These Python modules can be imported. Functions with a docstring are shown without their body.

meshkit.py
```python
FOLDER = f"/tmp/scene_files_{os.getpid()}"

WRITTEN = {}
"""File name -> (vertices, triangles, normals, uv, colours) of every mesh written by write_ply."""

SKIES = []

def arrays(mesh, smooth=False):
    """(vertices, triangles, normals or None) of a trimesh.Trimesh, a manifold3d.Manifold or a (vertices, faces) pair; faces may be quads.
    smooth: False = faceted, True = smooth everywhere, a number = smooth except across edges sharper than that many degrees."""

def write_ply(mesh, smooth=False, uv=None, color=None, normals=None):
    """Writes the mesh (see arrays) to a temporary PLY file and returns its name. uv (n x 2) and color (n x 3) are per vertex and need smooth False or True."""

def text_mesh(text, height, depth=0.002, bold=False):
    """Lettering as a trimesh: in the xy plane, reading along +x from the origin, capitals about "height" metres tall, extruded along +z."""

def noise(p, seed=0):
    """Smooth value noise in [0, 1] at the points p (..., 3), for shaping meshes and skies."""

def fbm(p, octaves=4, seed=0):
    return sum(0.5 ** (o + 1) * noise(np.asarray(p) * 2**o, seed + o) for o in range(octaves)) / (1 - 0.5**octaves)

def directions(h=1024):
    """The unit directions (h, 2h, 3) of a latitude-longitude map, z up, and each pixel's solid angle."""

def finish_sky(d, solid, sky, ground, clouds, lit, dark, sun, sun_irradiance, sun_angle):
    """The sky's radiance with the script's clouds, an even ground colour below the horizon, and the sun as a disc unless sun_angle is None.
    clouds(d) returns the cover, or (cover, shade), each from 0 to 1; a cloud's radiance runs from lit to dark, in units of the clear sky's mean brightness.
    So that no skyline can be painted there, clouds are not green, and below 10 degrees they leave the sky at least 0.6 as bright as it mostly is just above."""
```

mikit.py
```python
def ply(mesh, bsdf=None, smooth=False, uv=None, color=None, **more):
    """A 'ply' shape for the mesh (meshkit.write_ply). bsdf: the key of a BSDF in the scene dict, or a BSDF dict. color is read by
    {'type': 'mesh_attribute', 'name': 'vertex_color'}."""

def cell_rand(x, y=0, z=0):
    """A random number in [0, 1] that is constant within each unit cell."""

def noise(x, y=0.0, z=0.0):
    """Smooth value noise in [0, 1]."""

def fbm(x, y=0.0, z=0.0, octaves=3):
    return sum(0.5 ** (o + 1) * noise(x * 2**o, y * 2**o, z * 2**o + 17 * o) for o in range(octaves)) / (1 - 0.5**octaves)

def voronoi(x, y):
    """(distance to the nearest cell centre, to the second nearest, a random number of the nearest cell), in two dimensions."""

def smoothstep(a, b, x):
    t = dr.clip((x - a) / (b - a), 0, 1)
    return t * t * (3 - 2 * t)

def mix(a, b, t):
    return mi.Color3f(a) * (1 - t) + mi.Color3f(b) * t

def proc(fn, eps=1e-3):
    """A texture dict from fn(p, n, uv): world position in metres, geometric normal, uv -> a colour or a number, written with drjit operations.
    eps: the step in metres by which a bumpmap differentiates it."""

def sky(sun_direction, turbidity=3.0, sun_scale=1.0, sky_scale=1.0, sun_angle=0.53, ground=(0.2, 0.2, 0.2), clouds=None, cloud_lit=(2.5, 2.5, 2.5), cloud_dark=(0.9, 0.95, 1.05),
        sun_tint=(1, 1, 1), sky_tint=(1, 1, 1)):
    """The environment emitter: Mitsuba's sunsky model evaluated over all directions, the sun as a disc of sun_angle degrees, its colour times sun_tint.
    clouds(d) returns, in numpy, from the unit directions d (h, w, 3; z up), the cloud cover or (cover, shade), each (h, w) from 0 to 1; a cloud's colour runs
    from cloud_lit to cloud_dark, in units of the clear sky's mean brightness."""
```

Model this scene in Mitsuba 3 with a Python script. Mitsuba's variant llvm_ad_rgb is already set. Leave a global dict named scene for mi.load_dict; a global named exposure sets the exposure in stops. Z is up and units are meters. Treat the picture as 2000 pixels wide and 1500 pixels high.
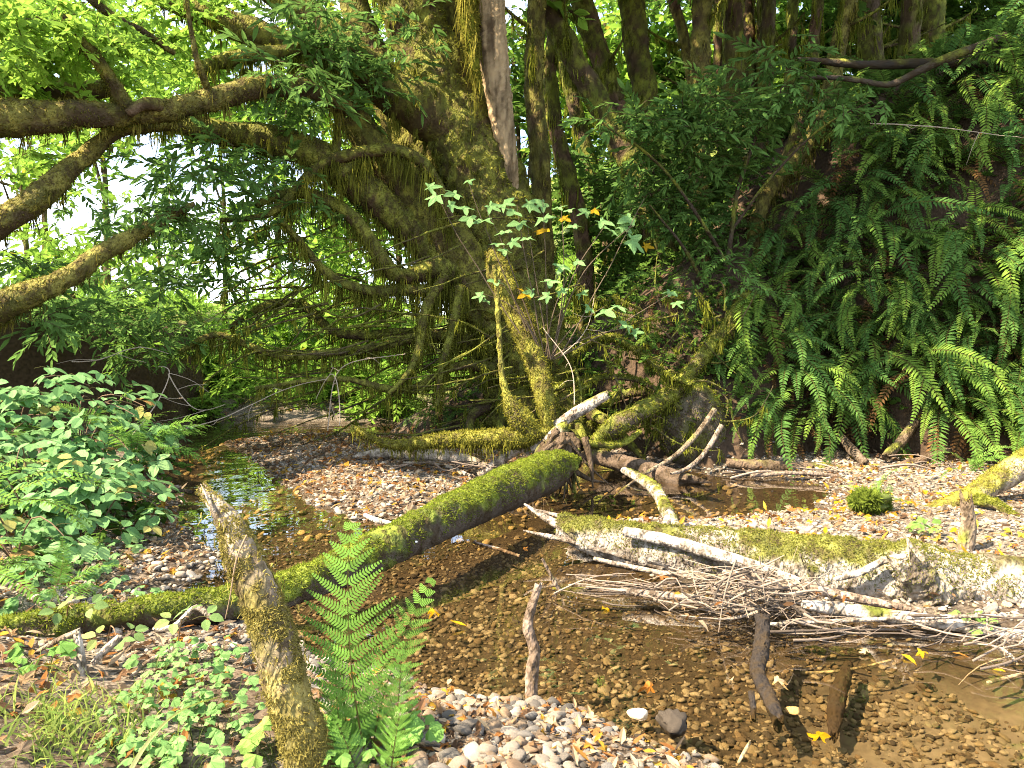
import math
import numpy as np
import trimesh
import drjit as dr
import mitsuba as mi
import mikit
from meshkit import fbm, noise
from scipy.interpolate import CubicSpline

scene, labels = {}, {}
T = mi.ScalarTransform4f

# ------------------------------------------------------------------ camera, sky, exposure
FPX = 1540.0                                   # focal length in pixels of the 2000-wide photograph
EYE = np.array([0.0, 0.0, 1.5])
PITCH = math.atan(85 / FPX)
FWD = np.array([0, math.cos(PITCH), -math.sin(PITCH)])
UPV = np.array([0, math.sin(PITCH), math.cos(PITCH)])
scene['camera'] = {'type': 'perspective', 'fov': math.degrees(2 * math.atan(1000 / FPX)), 'fov_axis': 'x', 'near_clip': 0.05, 'far_clip': 400.0,
                   'to_world': T().look_at(origin=EYE.tolist(), target=(EYE + FWD).tolist(), up=[0, 0, 1])}


def thin_cloud(d):
    return 0.8 * np.clip(1.7 * fbm(d * [2.2, 2.2, 4.0] + 5, 4, 3) - 0.25, 0, 1)


scene['sky'] = mikit.sky((-0.60, -0.32, 0.75), turbidity=3, sun_scale=1.1, clouds=thin_cloud)
exposure = 3.9


# ------------------------------------------------------------------ helpers
def rng(seed):
    return np.random.default_rng(seed)


def at(px, py, depth):
    """The point seen at a pixel of the photograph, depth metres down the view axis y."""
    d = np.array([(px - 1000) / FPX, 0, 0]) + UPV * (750 - py) / FPX + FWD
    return EYE + d * depth / d[1]


def pixel(p):
    d = np.asarray(p) - EYE
    return 1000 + FPX * d[0] / (d @ FWD), 750 - FPX * (d @ UPV) / (d @ FWD)


def onplane(px, py, z=0.0):
    d = np.array([(px - 1000) / FPX, 0, 0]) + UPV * (750 - py) / FPX + FWD
    return EYE + d * (z - EYE[2]) / d[2]


def sstep(a, b, x):
    t = np.clip((x - a) / (b - a), 0, 1)
    return t * t * (3 - 2 * t)


def unit(v):
    v = np.asarray(v, float)
    return v / np.maximum(np.linalg.norm(v, axis=-1, keepdims=True), 1e-9)


def lerp(a, b, t):
    t = np.asarray(t)[..., None]
    return np.asarray(a, float) * (1 - t) + np.asarray(b, float) * t


used = {}


def newkey(name):
    n = used.get(name, -1) + 1
    used[name] = n
    return name if n == 0 else f'{name}_{n:03d}'


def tag(k, label=None, cat=None, group=None, kind=None):
    labels[k] = {a: b for a, b in (('label', label), ('category', cat), ('group', group), ('kind', kind)) if b}


def thing(name, label, cat, group=None, kind=None):
    k = newkey(name)
    tag(k, label, cat, group, kind)
    return k


def put(name, d, parent=None, kind=None, label=None):
    k = newkey(parent + '__' + name if parent else name)
    scene[k] = d
    if kind or label:
        tag(k, label, None, None, kind)
    return k


class MB:
    """Collects vertices, triangles and vertex colours."""

    def __init__(self):
        self.v, self.f, self.c, self.n = [], [], [], 0

    def add(self, v, f, c):
        v = np.asarray(v, float).reshape(-1, 3)
        self.v.append(v)
        self.f.append(np.asarray(f, int).reshape(-1, 3) + self.n)
        self.c.append(np.broadcast_to(np.asarray(c, float), v.shape).copy())
        self.n += len(v)
        return self

    def arrays(self):
        return np.vstack(self.v), np.vstack(self.f), np.vstack(self.c)

    def ply(self, bsdf, smooth=True, **more):
        v, f, c = self.arrays()
        return mikit.ply((v, f), bsdf, smooth=smooth, color=c, **more)


# ------------------------------------------------------------------ materials
VC = {'type': 'mesh_attribute', 'name': 'vertex_color'}
scene['matt'] = {'type': 'twosided', 'bsdf': {'type': 'principled', 'base_color': VC, 'roughness': 0.85, 'specular': 0.25}}
scene['damp'] = {'type': 'twosided', 'bsdf': {'type': 'principled', 'base_color': VC, 'roughness': 0.35, 'specular': 0.5}}
scene['leaf'] = {'type': 'principledthin', 'base_color': VC, 'roughness': 0.5, 'diff_trans': 1.0, 'eta': 1.4}
scene['glossy_leaf'] = {'type': 'principledthin', 'base_color': VC, 'roughness': 0.31, 'diff_trans': 0.85, 'eta': 1.55}
scene['mossy'] = {'type': 'principledthin', 'base_color': VC, 'roughness': 0.9, 'diff_trans': 0.7, 'eta': 1.2}


def bark_bump(p, n, uv):
    return mikit.fbm(p.x * 60, p.y * 60, p.z * 25, octaves=3)


def bark_crevice(p, n, uv):
    a = mikit.smoothstep(0.42, 0.64, mikit.fbm(p.x * 17, p.y * 17, p.z * 7, octaves=3))
    b = mikit.smoothstep(0.45, 0.7, mikit.fbm(p.x * 75, p.y * 75, p.z * 40, octaves=2))
    return dr.clip(0.62 * a + 0.35 * b, 0, 0.85)


scene['bark'] = {'type': 'twosided', 'bsdf': {'type': 'bumpmap', 'scale': 0.03, 'tex': mikit.proc(bark_bump, eps=2e-3),
                 'bsdf': {'type': 'blendbsdf', 'weight': mikit.proc(bark_crevice), 'a': {'type': 'principled', 'base_color': VC, 'roughness': 0.85, 'specular': 0.25},
                          'b': {'type': 'diffuse', 'reflectance': {'type': 'rgb', 'value': [0.045, 0.032, 0.018]}}}}}
scene['water'] = {'type': 'thindielectric', 'int_ior': 1.26, 'ext_ior': 1.0, 'specular_transmittance': {'type': 'rgb', 'value': [0.90, 0.83, 0.68]}}


def ground_color(p, n, uv):
    big = mikit.fbm(p.x * 1.3, p.y * 1.3, 3.0, octaves=3)
    fine = mikit.fbm(p.x * 28, p.y * 28, p.z * 28, octaves=3)
    grit = mikit.fbm(p.x * 75, p.y * 75, p.z * 75, octaves=3)
    stone = mikit.mix((0.025, 0.020, 0.014), (0.17, 0.145, 0.11), mikit.smoothstep(0.3, 0.7, grit))
    soil = mikit.mix((0.022, 0.015, 0.009), (0.085, 0.056, 0.034), fine)
    wet = mikit.mix((0.014, 0.010, 0.006), (0.050, 0.036, 0.019), fine)
    silt = mikit.mix((0.07, 0.055, 0.033), (0.16, 0.13, 0.085), fine)
    wet = mikit.mix(wet, silt, 0.85 * mikit.smoothstep(0.7, 1.9, p.x + 1.2 * (big - 0.5)) * mikit.smoothstep(4.1, 3.3, p.y + 0.6 * (big - 0.5)))
    meadow = mikit.mix((0.05, 0.075, 0.015), (0.15, 0.18, 0.04), fine)
    soil = mikit.mix(soil, meadow, mikit.smoothstep(14.8, 16.5, p.y + 3 * (big - 0.5)))
    bank = dr.clip(mikit.smoothstep(0.2, 0.5, p.z) + mikit.smoothstep(0.85, 0.6, n.z), 0, 1)
    c = mikit.mix(stone, soil, dr.clip(bank + mikit.smoothstep(0.5, 0.75, big) * 0.7, 0, 1))
    return mikit.mix(wet, c, mikit.smoothstep(-0.01, 0.06, p.z + 0.04 * (fine - 0.5)))


def ground_bump(p, n, uv):
    return mikit.fbm(p.x * 22, p.y * 22, p.z * 22, octaves=4)


scene['earth'] = {'type': 'twosided', 'bsdf': {'type': 'bumpmap', 'scale': 0.02, 'tex': mikit.proc(ground_bump, eps=3e-3),
                  'bsdf': {'type': 'principled', 'base_color': mikit.proc(ground_color), 'roughness': 0.9, 'specular': 0.2}}}

# ------------------------------------------------------------------ terrain
WATER_PX = [(395, 821), (560, 825), (740, 829), (900, 832), (900, 846), (740, 851), (600, 850), (480, 857), (440, 868), (495, 895), (532, 925), (592, 962), (622, 992),
            (700, 1014), (750, 1020), (860, 985), (960, 945), (1050, 905), (1150, 900), (1300, 912), (1420, 928), (1590, 940), (1610, 965), (1600, 996), (1450, 1008),
            (1330, 1014), (1200, 1016), (1140, 1024), (1140, 1050), (1190, 1090), (1290, 1130), (1400, 1152), (1500, 1168), (1600, 1186), (1800, 1222), (2000, 1250), (2300, 1290)]
NEAR_PX = [(1420, 1500), (1385, 1480), (1330, 1465), (1270, 1425), (1080, 1372), (980, 1370), (870, 1350), (720, 1300), (640, 1280), (560, 1245), (480, 1222), (400, 1212), (335, 1185),
           (335, 1160), (420, 1110), (400, 1060), (365, 1020), (338, 960), (322, 920), (325, 880), (355, 845)]
WATER = np.array([onplane(*p)[:2] for p in WATER_PX] + [(4.6, 2.6), (4.6, 0.8), (0.95, 0.8)] + [onplane(*p)[:2] for p in NEAR_PX])


def signed(xy, poly=WATER):
    """Distance to the polygon's outline, negative inside."""
    xy = np.asarray(xy, float)
    best, inside = np.full(len(xy), 1e9), np.zeros(len(xy), bool)
    for a, b in zip(poly, np.roll(poly, -1, axis=0)):
        e = b - a
        t = np.clip(((xy - a) @ e) / (e @ e), 0, 1)
        best = np.minimum(best, np.hypot(*(xy - a - t[:, None] * e).T))
        cross = (a[1] > xy[:, 1]) != (b[1] > xy[:, 1])
        inside ^= cross & (xy[:, 0] < (b[0] - a[0]) * (xy[:, 1] - a[1]) / (b[1] - a[1] + 1e-12) + a[0])
    return np.where(inside, -best, best)


BANK_X = [-4.0, -2.3, -2.0, -0.73, 0.34, 1.04, 2.3, 3.2, 4.1, 4.7, 5.55, 8, 12, 30]
BANK_Y = [14.0, 12.9, 12.3, 11.3, 10.6, 10.5, 9.15, 9.4, 10.0, 9.2, 8.7, 7.4, 5, 3]
BANK_H = [0.3, 0.5, 0.6, 0.8, 1.1, 1.4, 2.3, 3.2, 4.2, 4.5, 5.0, 5.8, 6.5, 8]
WALL_Y, WALL_X = [6, 8, 9.8, 12.5, 14.5, 17, 30], [-9, -7.0, -6.3, -5.5, -5.7, -6.5, -11]


def height(xy):
    xy = np.asarray(xy, float)
    x, y = xy[:, 0], xy[:, 1]
    q = np.column_stack([x, y, 0 * x])
    s = signed(xy) + 0.25 * (fbm(q * 2.2, 3, 5) - 0.5)
    h = np.where(s < 0, -0.24 * (1 - np.exp(s / 0.4)), 0.14 * (1 - np.exp(-np.maximum(s, 0) / 0.55)))
    h += 0.05 * (fbm(q * 1.7, 3, 9) - 0.5) * sstep(0, 0.6, s) + 0.02 * (fbm(q * 9, 2, 4) - 0.5)
    # near-left bank and the leafy slope beside it
    left = np.interp(y, [0, 2.8, 3.6, 4.8, 6.5, 8, 10, 13], [-0.2, -0.9, -1.7, -2.7, -3.3, -3.9, -4.6, -5.2]) - x
    h += 0.45 * sstep(0.2, 2.2, left) * sstep(13, 9, y)
    # undercut wall of earth on the left
    wall = np.interp(y, WALL_Y, WALL_X) - x + 0.5 * (fbm(q * 1.1, 3, 21) - 0.5)
    h += 1.55 * sstep(0, 0.4, wall) * sstep(6.2, 8.2, y) + 0.05 * np.maximum(wall, 0)
    # the tree's bank and the fern bank on the right
    t = y - np.interp(x, BANK_X, BANK_Y) + 0.5 * (fbm(q * 1.3, 3, 31) - 0.5)
    H = np.interp(x, BANK_X, BANK_H)
    w = 0.7 + 0.36 * H
    bank = H * np.power(np.clip(t / w, 0, 1), 0.72) + 0.16 * np.maximum(t - w, 0)
    bank *= 1 - sstep(12.2, 13.1, y) * (1 - sstep(-0.2, 1.6, x))
    h += np.where(t > 0, bank, 0)
    h += 0.5 * sstep(14.6, 17, y) * sstep(2, -2, x) + 0.03 * np.maximum(y - 18, 0)
    return h


def zg(x, y):
    return height(np.column_stack([np.atleast_1d(x), np.atleast_1d(y)]))


def ground_point(px, py):
    """Where the ray through a pixel meets the ground."""
    d = at(px, py, 1.0) - EYE
    t = np.linspace(1.8, 30, 3000)
    p = EYE + d * t[:, None]
    hit = np.nonzero(p[:, 2] < height(p[:, :2]))[0]
    return p[hit[0]] if len(hit) else p[-1]


def spread(lo, a, b, hi, step, grow=1.22):
    mid = list(np.arange(a, b, step))
    out, s, x = [], step, a
    while x > lo:
        s *= grow
        x -= s
        out.append(x)
    res = out[::-1] + mid
    s, x = step, mid[-1]
    while x < hi:
        s *= grow
        x += s
        res.append(x)
    return np.array(res)


gx, gy = spread(-120, -7.5, 8, 120, 0.045), spread(-15, 1.6, 15, 220, 0.045)
GX, GY = np.meshgrid(gx, gy)
gv = np.column_stack([GX.ravel(), GY.ravel(), height(np.column_stack([GX.ravel(), GY.ravel()]))])
ii = np.arange(len(gx) * len(gy)).reshape(len(gy), len(gx))
gf = np.stack([ii[:-1, :-1], ii[:-1, 1:], ii[1:, 1:], ii[1:, :-1]], -1).reshape(-1, 4)
scene['ground'] = mikit.ply((gv, gf), 'earth', smooth=True)
tag('ground', 'creek bed and earth banks of gravel, soil and roots', kind='structure')

# water: one rippled sheet at z = 0, the ground rises through it
wx, wy = np.arange(-6.4, 5.6, 0.05), np.arange(0.6, 16.2, 0.05)
WX, WY = np.meshgrid(wx, wy)
wq = np.column_stack([WX.ravel(), WY.ravel(), 0 * WX.ravel()])
flow = 0.3 + 0.7 * sstep(6.0, 8.5, wq[:, 1]) * sstep(0.5, -1.5, wq[:, 0])
wz = flow * (0.010 * (fbm(wq * [3.5, 5.5, 1], 3, 77) - 0.5) + 0.004 * (fbm(wq * [11, 15, 1], 2, 78) - 0.5))
wq[:, 2] = wz
jj = np.arange(len(wx) * len(wy)).reshape(len(wy), len(wx))
wf = np.stack([jj[:-1, :-1], jj[:-1, 1:], jj[1:, 1:], jj[1:, :-1]], -1).reshape(-1, 4)
ws = signed(wq[:, :2])
wf = wf[(ws[wf] < 0.35).any(1)]
scene['stream_water'] = mikit.ply((wq, wf), 'water', smooth=True)
tag('stream_water', 'shallow clear brown creek water', kind='structure')


# ------------------------------------------------------------------ tubes, moss, leaves
def resample(pts, rad, step):
    pts, rad = np.asarray(pts, float), np.asarray(rad, float)
    u = np.concatenate([[0], np.cumsum(np.linalg.norm(np.diff(pts, axis=0), axis=1))])
    n = max(3, int(u[-1] / step) + 1)
    t = np.linspace(0, u[-1], n)
    p = CubicSpline(u, pts, bc_type='natural')(t) if len(pts) > 2 else np.column_stack([np.interp(t, u, pts[:, k]) for k in range(3)])
    return p, np.interp(t, u, rad)


def sweep(pts, rad, sides=12, step=0.06, rough=0.18, freq=3.0, seed=0, wob=0.0, rag=0.0, flat=1.0):
    """A limb: a tube along a spline with an uneven section; rag makes the far end splintered. Returns v, f, and per-vertex length fraction."""
    p, r = resample(pts, rad, step)
    if wob:
        p = p + wob * (np.stack([fbm(p * 1.5 + 9 * k, 3, seed + k) for k in range(3)], -1) - 0.5)
    t = unit(np.gradient(p, axis=0))
    a = np.cross(t[0], [0, 0, 1.0] if abs(t[0, 2]) < 0.9 else [1.0, 0, 0])
    A = []
    for k in range(len(p)):
        a = a - t[k] * (a @ t[k])
        a /= np.linalg.norm(a)
        A.append(a)
    A = np.array(A)
    B = np.cross(t, A)
    ang = np.arange(sides) * 2 * np.pi / sides
    ring = np.cos(ang)[None, :, None] * A[:, None] + flat * np.sin(ang)[None, :, None] * B[:, None]
    v = p[:, None] + r[:, None, None] * ring
    k = fbm(v * freq, 4, seed) - 0.5 + 0.5 * (fbm(v * freq * 4, 2, seed + 3) - 0.5)
    v = p[:, None] + (r[:, None] * (1 + 2 * rough * k))[..., None] * ring
    if rag:
        jag = rag * (noise(np.column_stack([np.cos(ang) * 2.2, np.sin(ang) * 2.2, 0 * ang]) + seed) - 0.3)
        v[-1] += t[-1] * jag[:, None] * r[-1] * 6
        v[-2] += t[-1] * jag[:, None] * r[-1] * 3
    n = len(p)
    i, j = np.meshgrid(np.arange(n - 1), np.arange(sides), indexing='ij')
    q = np.stack([i * sides + j, i * sides + (j + 1) % sides, (i + 1) * sides + (j + 1) % sides, (i + 1) * sides + j], -1).reshape(-1, 4)
    f = np.vstack([q[:, [0, 1, 2]], q[:, [0, 2, 3]]])
    V = v.reshape(-1, 3)
    V = np.vstack([V, p[0] - t[0] * r[0] * 0.3, p[-1] + t[-1] * r[-1] * (0.3 if not rag else -0.4)])
    s = np.arange(sides)
    f = np.vstack([f, np.stack([s * 0 + n * sides, (s + 1) % sides, s], 1), np.stack([s * 0 + n * sides + 1, (n - 1) * sides + s, (n - 1) * sides + (s + 1) % sides], 1)])
    u = np.concatenate([np.repeat(np.linspace(0, 1, n), sides), [0, 1]])
    return V, f, u


def normals(v, f):
    fn = np.cross(v[f[:, 1]] - v[f[:, 0]], v[f[:, 2]] - v[f[:, 0]])
    n = np.zeros_like(v)
    for k in range(3):
        np.add.at(n, f[:, k], fn)
    return unit(n)


MOSS = ((0.060, 0.072, 0.010), (0.22, 0.24, 0.030))      # deep olive, dry yellow-green


def bark_color(v, n, bark, moss=MOSS, cover=0.5, up=0.5, seed=0):
    """Bark with moss in patches, thicker on the upper side."""
    k = 1.5 * (fbm(v * 3.2, 4, seed) - 0.5) + 0.5 + 0.35 * (fbm(v * 17, 3, seed + 7) - 0.5) + up * 0.5 * n[:, 2] - (1 - cover)
    m = sstep(-0.08, 0.12, k)
    g = fbm(v * [20, 20, 8], 3, seed + 2)
    b = lerp(np.array(bark) * 0.55, np.array(bark) * 1.4, g)
    c = lerp(moss[0], moss[1], sstep(0.3, 0.75, 0.55 * fbm(v * 7, 3, seed + 5) + 0.45 * g))
    return lerp(b, c, m), m


def pick(v, f, count, r, weight=None):
    """Random points on a mesh: positions, normals, triangle numbers."""
    cr = np.cross(v[f[:, 1]] - v[f[:, 0]], v[f[:, 2]] - v[f[:, 0]])
    ar = np.linalg.norm(cr, axis=1)
    w = ar if weight is None else ar * weight(cr / np.maximum(ar, 1e-12)[:, None], v[f].mean(1))
    idx = r.choice(len(f), count, p=w / w.sum())
    b = r.random((count, 2))
    b = np.where(b.sum(1, keepdims=True) > 1, 1 - b, b)
    tri = v[f[idx]]
    return tri[:, 0] + b[:, :1] * (tri[:, 1] - tri[:, 0]) + b[:, 1:] * (tri[:, 2] - tri[:, 0]), unit(cr[idx]), idx


def blades(mb, p, d, length, width, col):
    """One tapering triangle per point."""
    r = rng(len(p))
    side = unit(np.cross(d, r.normal(size=d.shape)))
    w = np.asarray(width)[..., None] * side if np.ndim(width) else width * side
    v = np.stack([p - w, p + w, p + d * np.asarray(length)[:, None]], 1)
    mb.add(v, np.arange(len(p) * 3), np.repeat(col, 3, axis=0))


def fuzz(mb, v, f, count, size, seed, moss=MOSS, droop=0.3, weight=None, gain=1.0):
    r = rng(seed)
    p, n, _ = pick(v, f, count, r, weight)
    keep = fbm(p * 4, 3, seed) > 0.33
    p, n = p[keep], n[keep]
    d = unit(n + 0.8 * r.normal(size=n.shape) - [0, 0, droop])
    L = size * (0.5 + r.random(len(p)))
    c = lerp(moss[0], moss[1], np.clip(r.random(len(p)) * 0.75 + 0.3 * n[:, 2], 0, 1)) * gain
    blades(mb, p - d * 0.004, d, L, size * 0.22, c)


def strands(mb, v, f, clumps, length, seed, moss=MOSS, per=9, width=0.006, under=True):
    """Curtains of hanging moss under a limb."""
    r = rng(seed)
    p, n, _ = pick(v, f, clumps, r, (lambda n, c: np.clip(0.4 - n[:, 2], 0.02, 1)) if under else None)
    L = length * (0.25 + r.random(clumps) ** 2 * 1.3)
    P = np.repeat(p, per, 0) + r.normal(size=(clumps * per, 3)) * 0.02
    LL = np.repeat(L, per) * (0.5 + 0.6 * r.random(clumps * per))
    sway = r.normal(size=(clumps * per, 3)) * 0.12
    sway[:, 2] = -1
    c = np.repeat(lerp(moss[0], moss[1], r.random(clumps) ** 1.2), per, 0) * (0.7 + 0.5 * r.random((clumps * per, 1)))
    d = unit(sway)
    side = unit(np.cross(d, r.normal(size=d.shape)))
    w = width * (0.6 + 0.8 * r.random((clumps * per, 1)))
    mid = P + d * LL[:, None] * 0.5 + r.normal(size=P.shape) * 0.008
    tip = P + d * LL[:, None] + r.normal(size=P.shape) * 0.012
    V = np.stack([P - side * w * 0.6, P + side * w * 0.6, mid - side * w, mid + side * w, tip], 1)
    F = (np.array([[0, 1, 3], [0, 3, 2], [2, 3, 4]])[None] + 5 * np.arange(len(P))[:, None, None]).reshape(-1, 3)
    mb.add(V, F, np.repeat(c, 5, axis=0))


BROWN, GREY, PALE, DARK, RED = (0.10, 0.065, 0.038), (0.16, 0.14, 0.115), (0.46, 0.41, 0.34), (0.035, 0.026, 0.018), (0.15, 0.085, 0.05)


def px_path(pts, depth=None):
    """[(px, py, depth, radius in px)] -> points and radii in metres."""
    return np.array([at(*q[:3]) for q in pts]), np.array([q[3] * q[2] / FPX for q in pts])


def cushion(v, f, m, rad):
    # moss stands up from the bark in uneven pads
    amp = min(0.03, 0.18 * float(np.max(rad)))
    return v + normals(v, f) * (m * amp * (0.1 + 1.5 * fbm(v * 14, 3, 5) ** 1.5))[:, None]


def limb(parent, name, path, bark=BROWN, cover=0.6, up=0.5, sides=12, step=0.08, seed=0, fz=0, size=0.03, hang=0, hlen=0.25, rough=0.16, freq=3, wob=0.05, rag=0, mat='bark',
         moss=MOSS, flat=1.0, label=None, smooth=True, weight=None, part_moss=True):
    pts, rad = path
    v, f, u = sweep(pts, rad, sides, step, rough, freq, seed, wob, rag, flat)
    c, _ = bark_color(v, normals(v, f), bark, moss, cover, up, seed)
    v = cushion(v, f, _, rad)
    k = put(name, mikit.ply((v, f), mat, smooth=smooth, color=c), parent, label=label)
    if fz or hang:
        mb = MB()
        if fz:
            fuzz(mb, v, f, fz, size, seed + 1, moss, weight=weight)
        if hang:
            strands(mb, v, f, hang, hlen, seed + 2, moss)
        if part_moss and k.count('__') < 2:
            put('moss', mb.ply('mossy', False), k, 'stuff')
        else:
            put('moss', mb.ply('mossy', False), parent, 'stuff')
    return k, v, f


def leaf_blade(L, W, fold=0.25, curl=0.1, rows=(0.35, 0.7), widths=(1.0, 0.75)):
    """A pointed leaf along +x, its upper side +z: vertices and triangles."""
    v = [[0, 0, 0]]
    for s, w in zip(rows, widths):
        z = -curl * L * s * s
        v += [[s * L, -w * W / 2, z + fold * w * W / 2], [s * L, 0, z], [s * L, w * W / 2, z + fold * w * W / 2]]
    v.append([L, 0, -curl * L])
    f, k = [[0, 1, 2], [0, 2, 3]], len(rows)
    for i in range(k - 1):
        a, b = 1 + 3 * i, 4 + 3 * i
        f += [[a, b, b + 1], [a, b + 1, a + 1], [a + 1, b + 1, b + 2], [a + 1, b + 2, a + 2]]
    a, t = 1 + 3 * (k - 1), 1 + 3 * k
    f += [[a, t, a + 1], [a + 1, t, a + 2]]
    return np.array(v, float), np.array(f)


def rot(axis, ang):
    return trimesh.transformations.rotation_matrix(ang, axis)[:3, :3]


def frame(x, up=(0, 0, 1)):
    """Rotation whose columns are x, y, z with z as near to up as can be."""
    x = unit(x)
    y = np.cross(up, x)
    if np.linalg.norm(y) < 1e-3:
        y = np.cross([0, 1, 0.1], x)
    y = unit(y)
    return np.column_stack([x, y, np.cross(x, y)])


def place(v, R, p, s=1.0):
    return (np.asarray(v) * s) @ R.T + p


def maple_blade(R=0.09, seed=0, cup=0.15):
    """A five-lobed leaf, stalk end at the origin, tip along +x."""
    r = rng(seed)
    lobes = [(-125, 0.55), (-62, 0.85), (0, 1.05), (62, 0.85), (125, 0.55)]
    pts = [(-180, 0.10)]
    for k, (a, l) in enumerate(lobes):
        pts += [(a - 17, l * 0.62), (a - 9, l * 0.80), (a, l), (a + 9, l * 0.80), (a + 17, l * 0.62)]
        if k < 4:
            pts.append(((a + lobes[k + 1][0]) / 2, 0.38))
    v = [[0, 0, 0]]
    for a, l in pts:
        l *= 0.95 + 0.1 * r.random()
        x, y = R * l * math.cos(math.radians(a)), R * l * math.sin(math.radians(a))
        v.append([x, y, -cup * (x * x + y * y) / R + 0.10 * R * math.sin(3 * math.radians(a) + seed)])
    n = len(pts)
    return np.array(v), np.array([[0, 1 + i, 1 + (i + 1) % n] for i in range(n)])


def trs(p, R=np.eye(3), s=1.0):
    m = np.eye(4)
    m[:3, :3] = np.asarray(R) * s
    m[:3, 3] = p
    return T(m.tolist())


# leafy sprays that many trees share ------------------------------------------
def spray(seed, leaf, n, length, tone, vary=0.25, warm=0.0, twig=(0.09, 0.07, 0.04), spread_=0.9):
    r, mb = rng(seed), MB()
    s = np.linspace(0, 1, 5)
    ax = np.column_stack([s * length, 0.05 * np.sin(3 * s + seed) * length, 0.12 * length * s - 0.22 * length * s * s])
    v, f, _ = sweep(ax, np.linspace(0.004, 0.0015, 5) * length / 0.35, 3, length / 4, 0, 1, 0)
    mb.add(v, f, twig)
    for k in range(n):
        q = 0.12 + 0.88 * k / (n - 1)
        p = np.array([np.interp(q, s, ax[:, i]) for i in range(3)])
        side = (1 if k % 2 else -1) * (0.55 + 0.6 * r.random()) * spread_ * (1 - 0.5 * q)
        d = np.array([math.cos(side), math.sin(side), r.normal() * 0.35 - 0.1])
        R = frame(d, unit([r.normal() * 0.45, r.normal() * 0.45, 1]))
        lv, lf = leaf
        c = np.array(tone) * (1 + vary * r.normal())
        if r.random() < warm:
            c = np.array([(0.45, 0.30, 0.03), (0.35, 0.13, 0.03), (0.28, 0.26, 0.03)][r.integers(3)])
        mb.add(place(lv, R, p, 0.75 + 0.5 * r.random()), lf, np.clip(c, 0.01, 0.8))
    return mb


def group(name, mb, mat):
    scene[name] = {'type': 'shapegroup', 'sprig': mb.ply(mat, False)}


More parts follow.
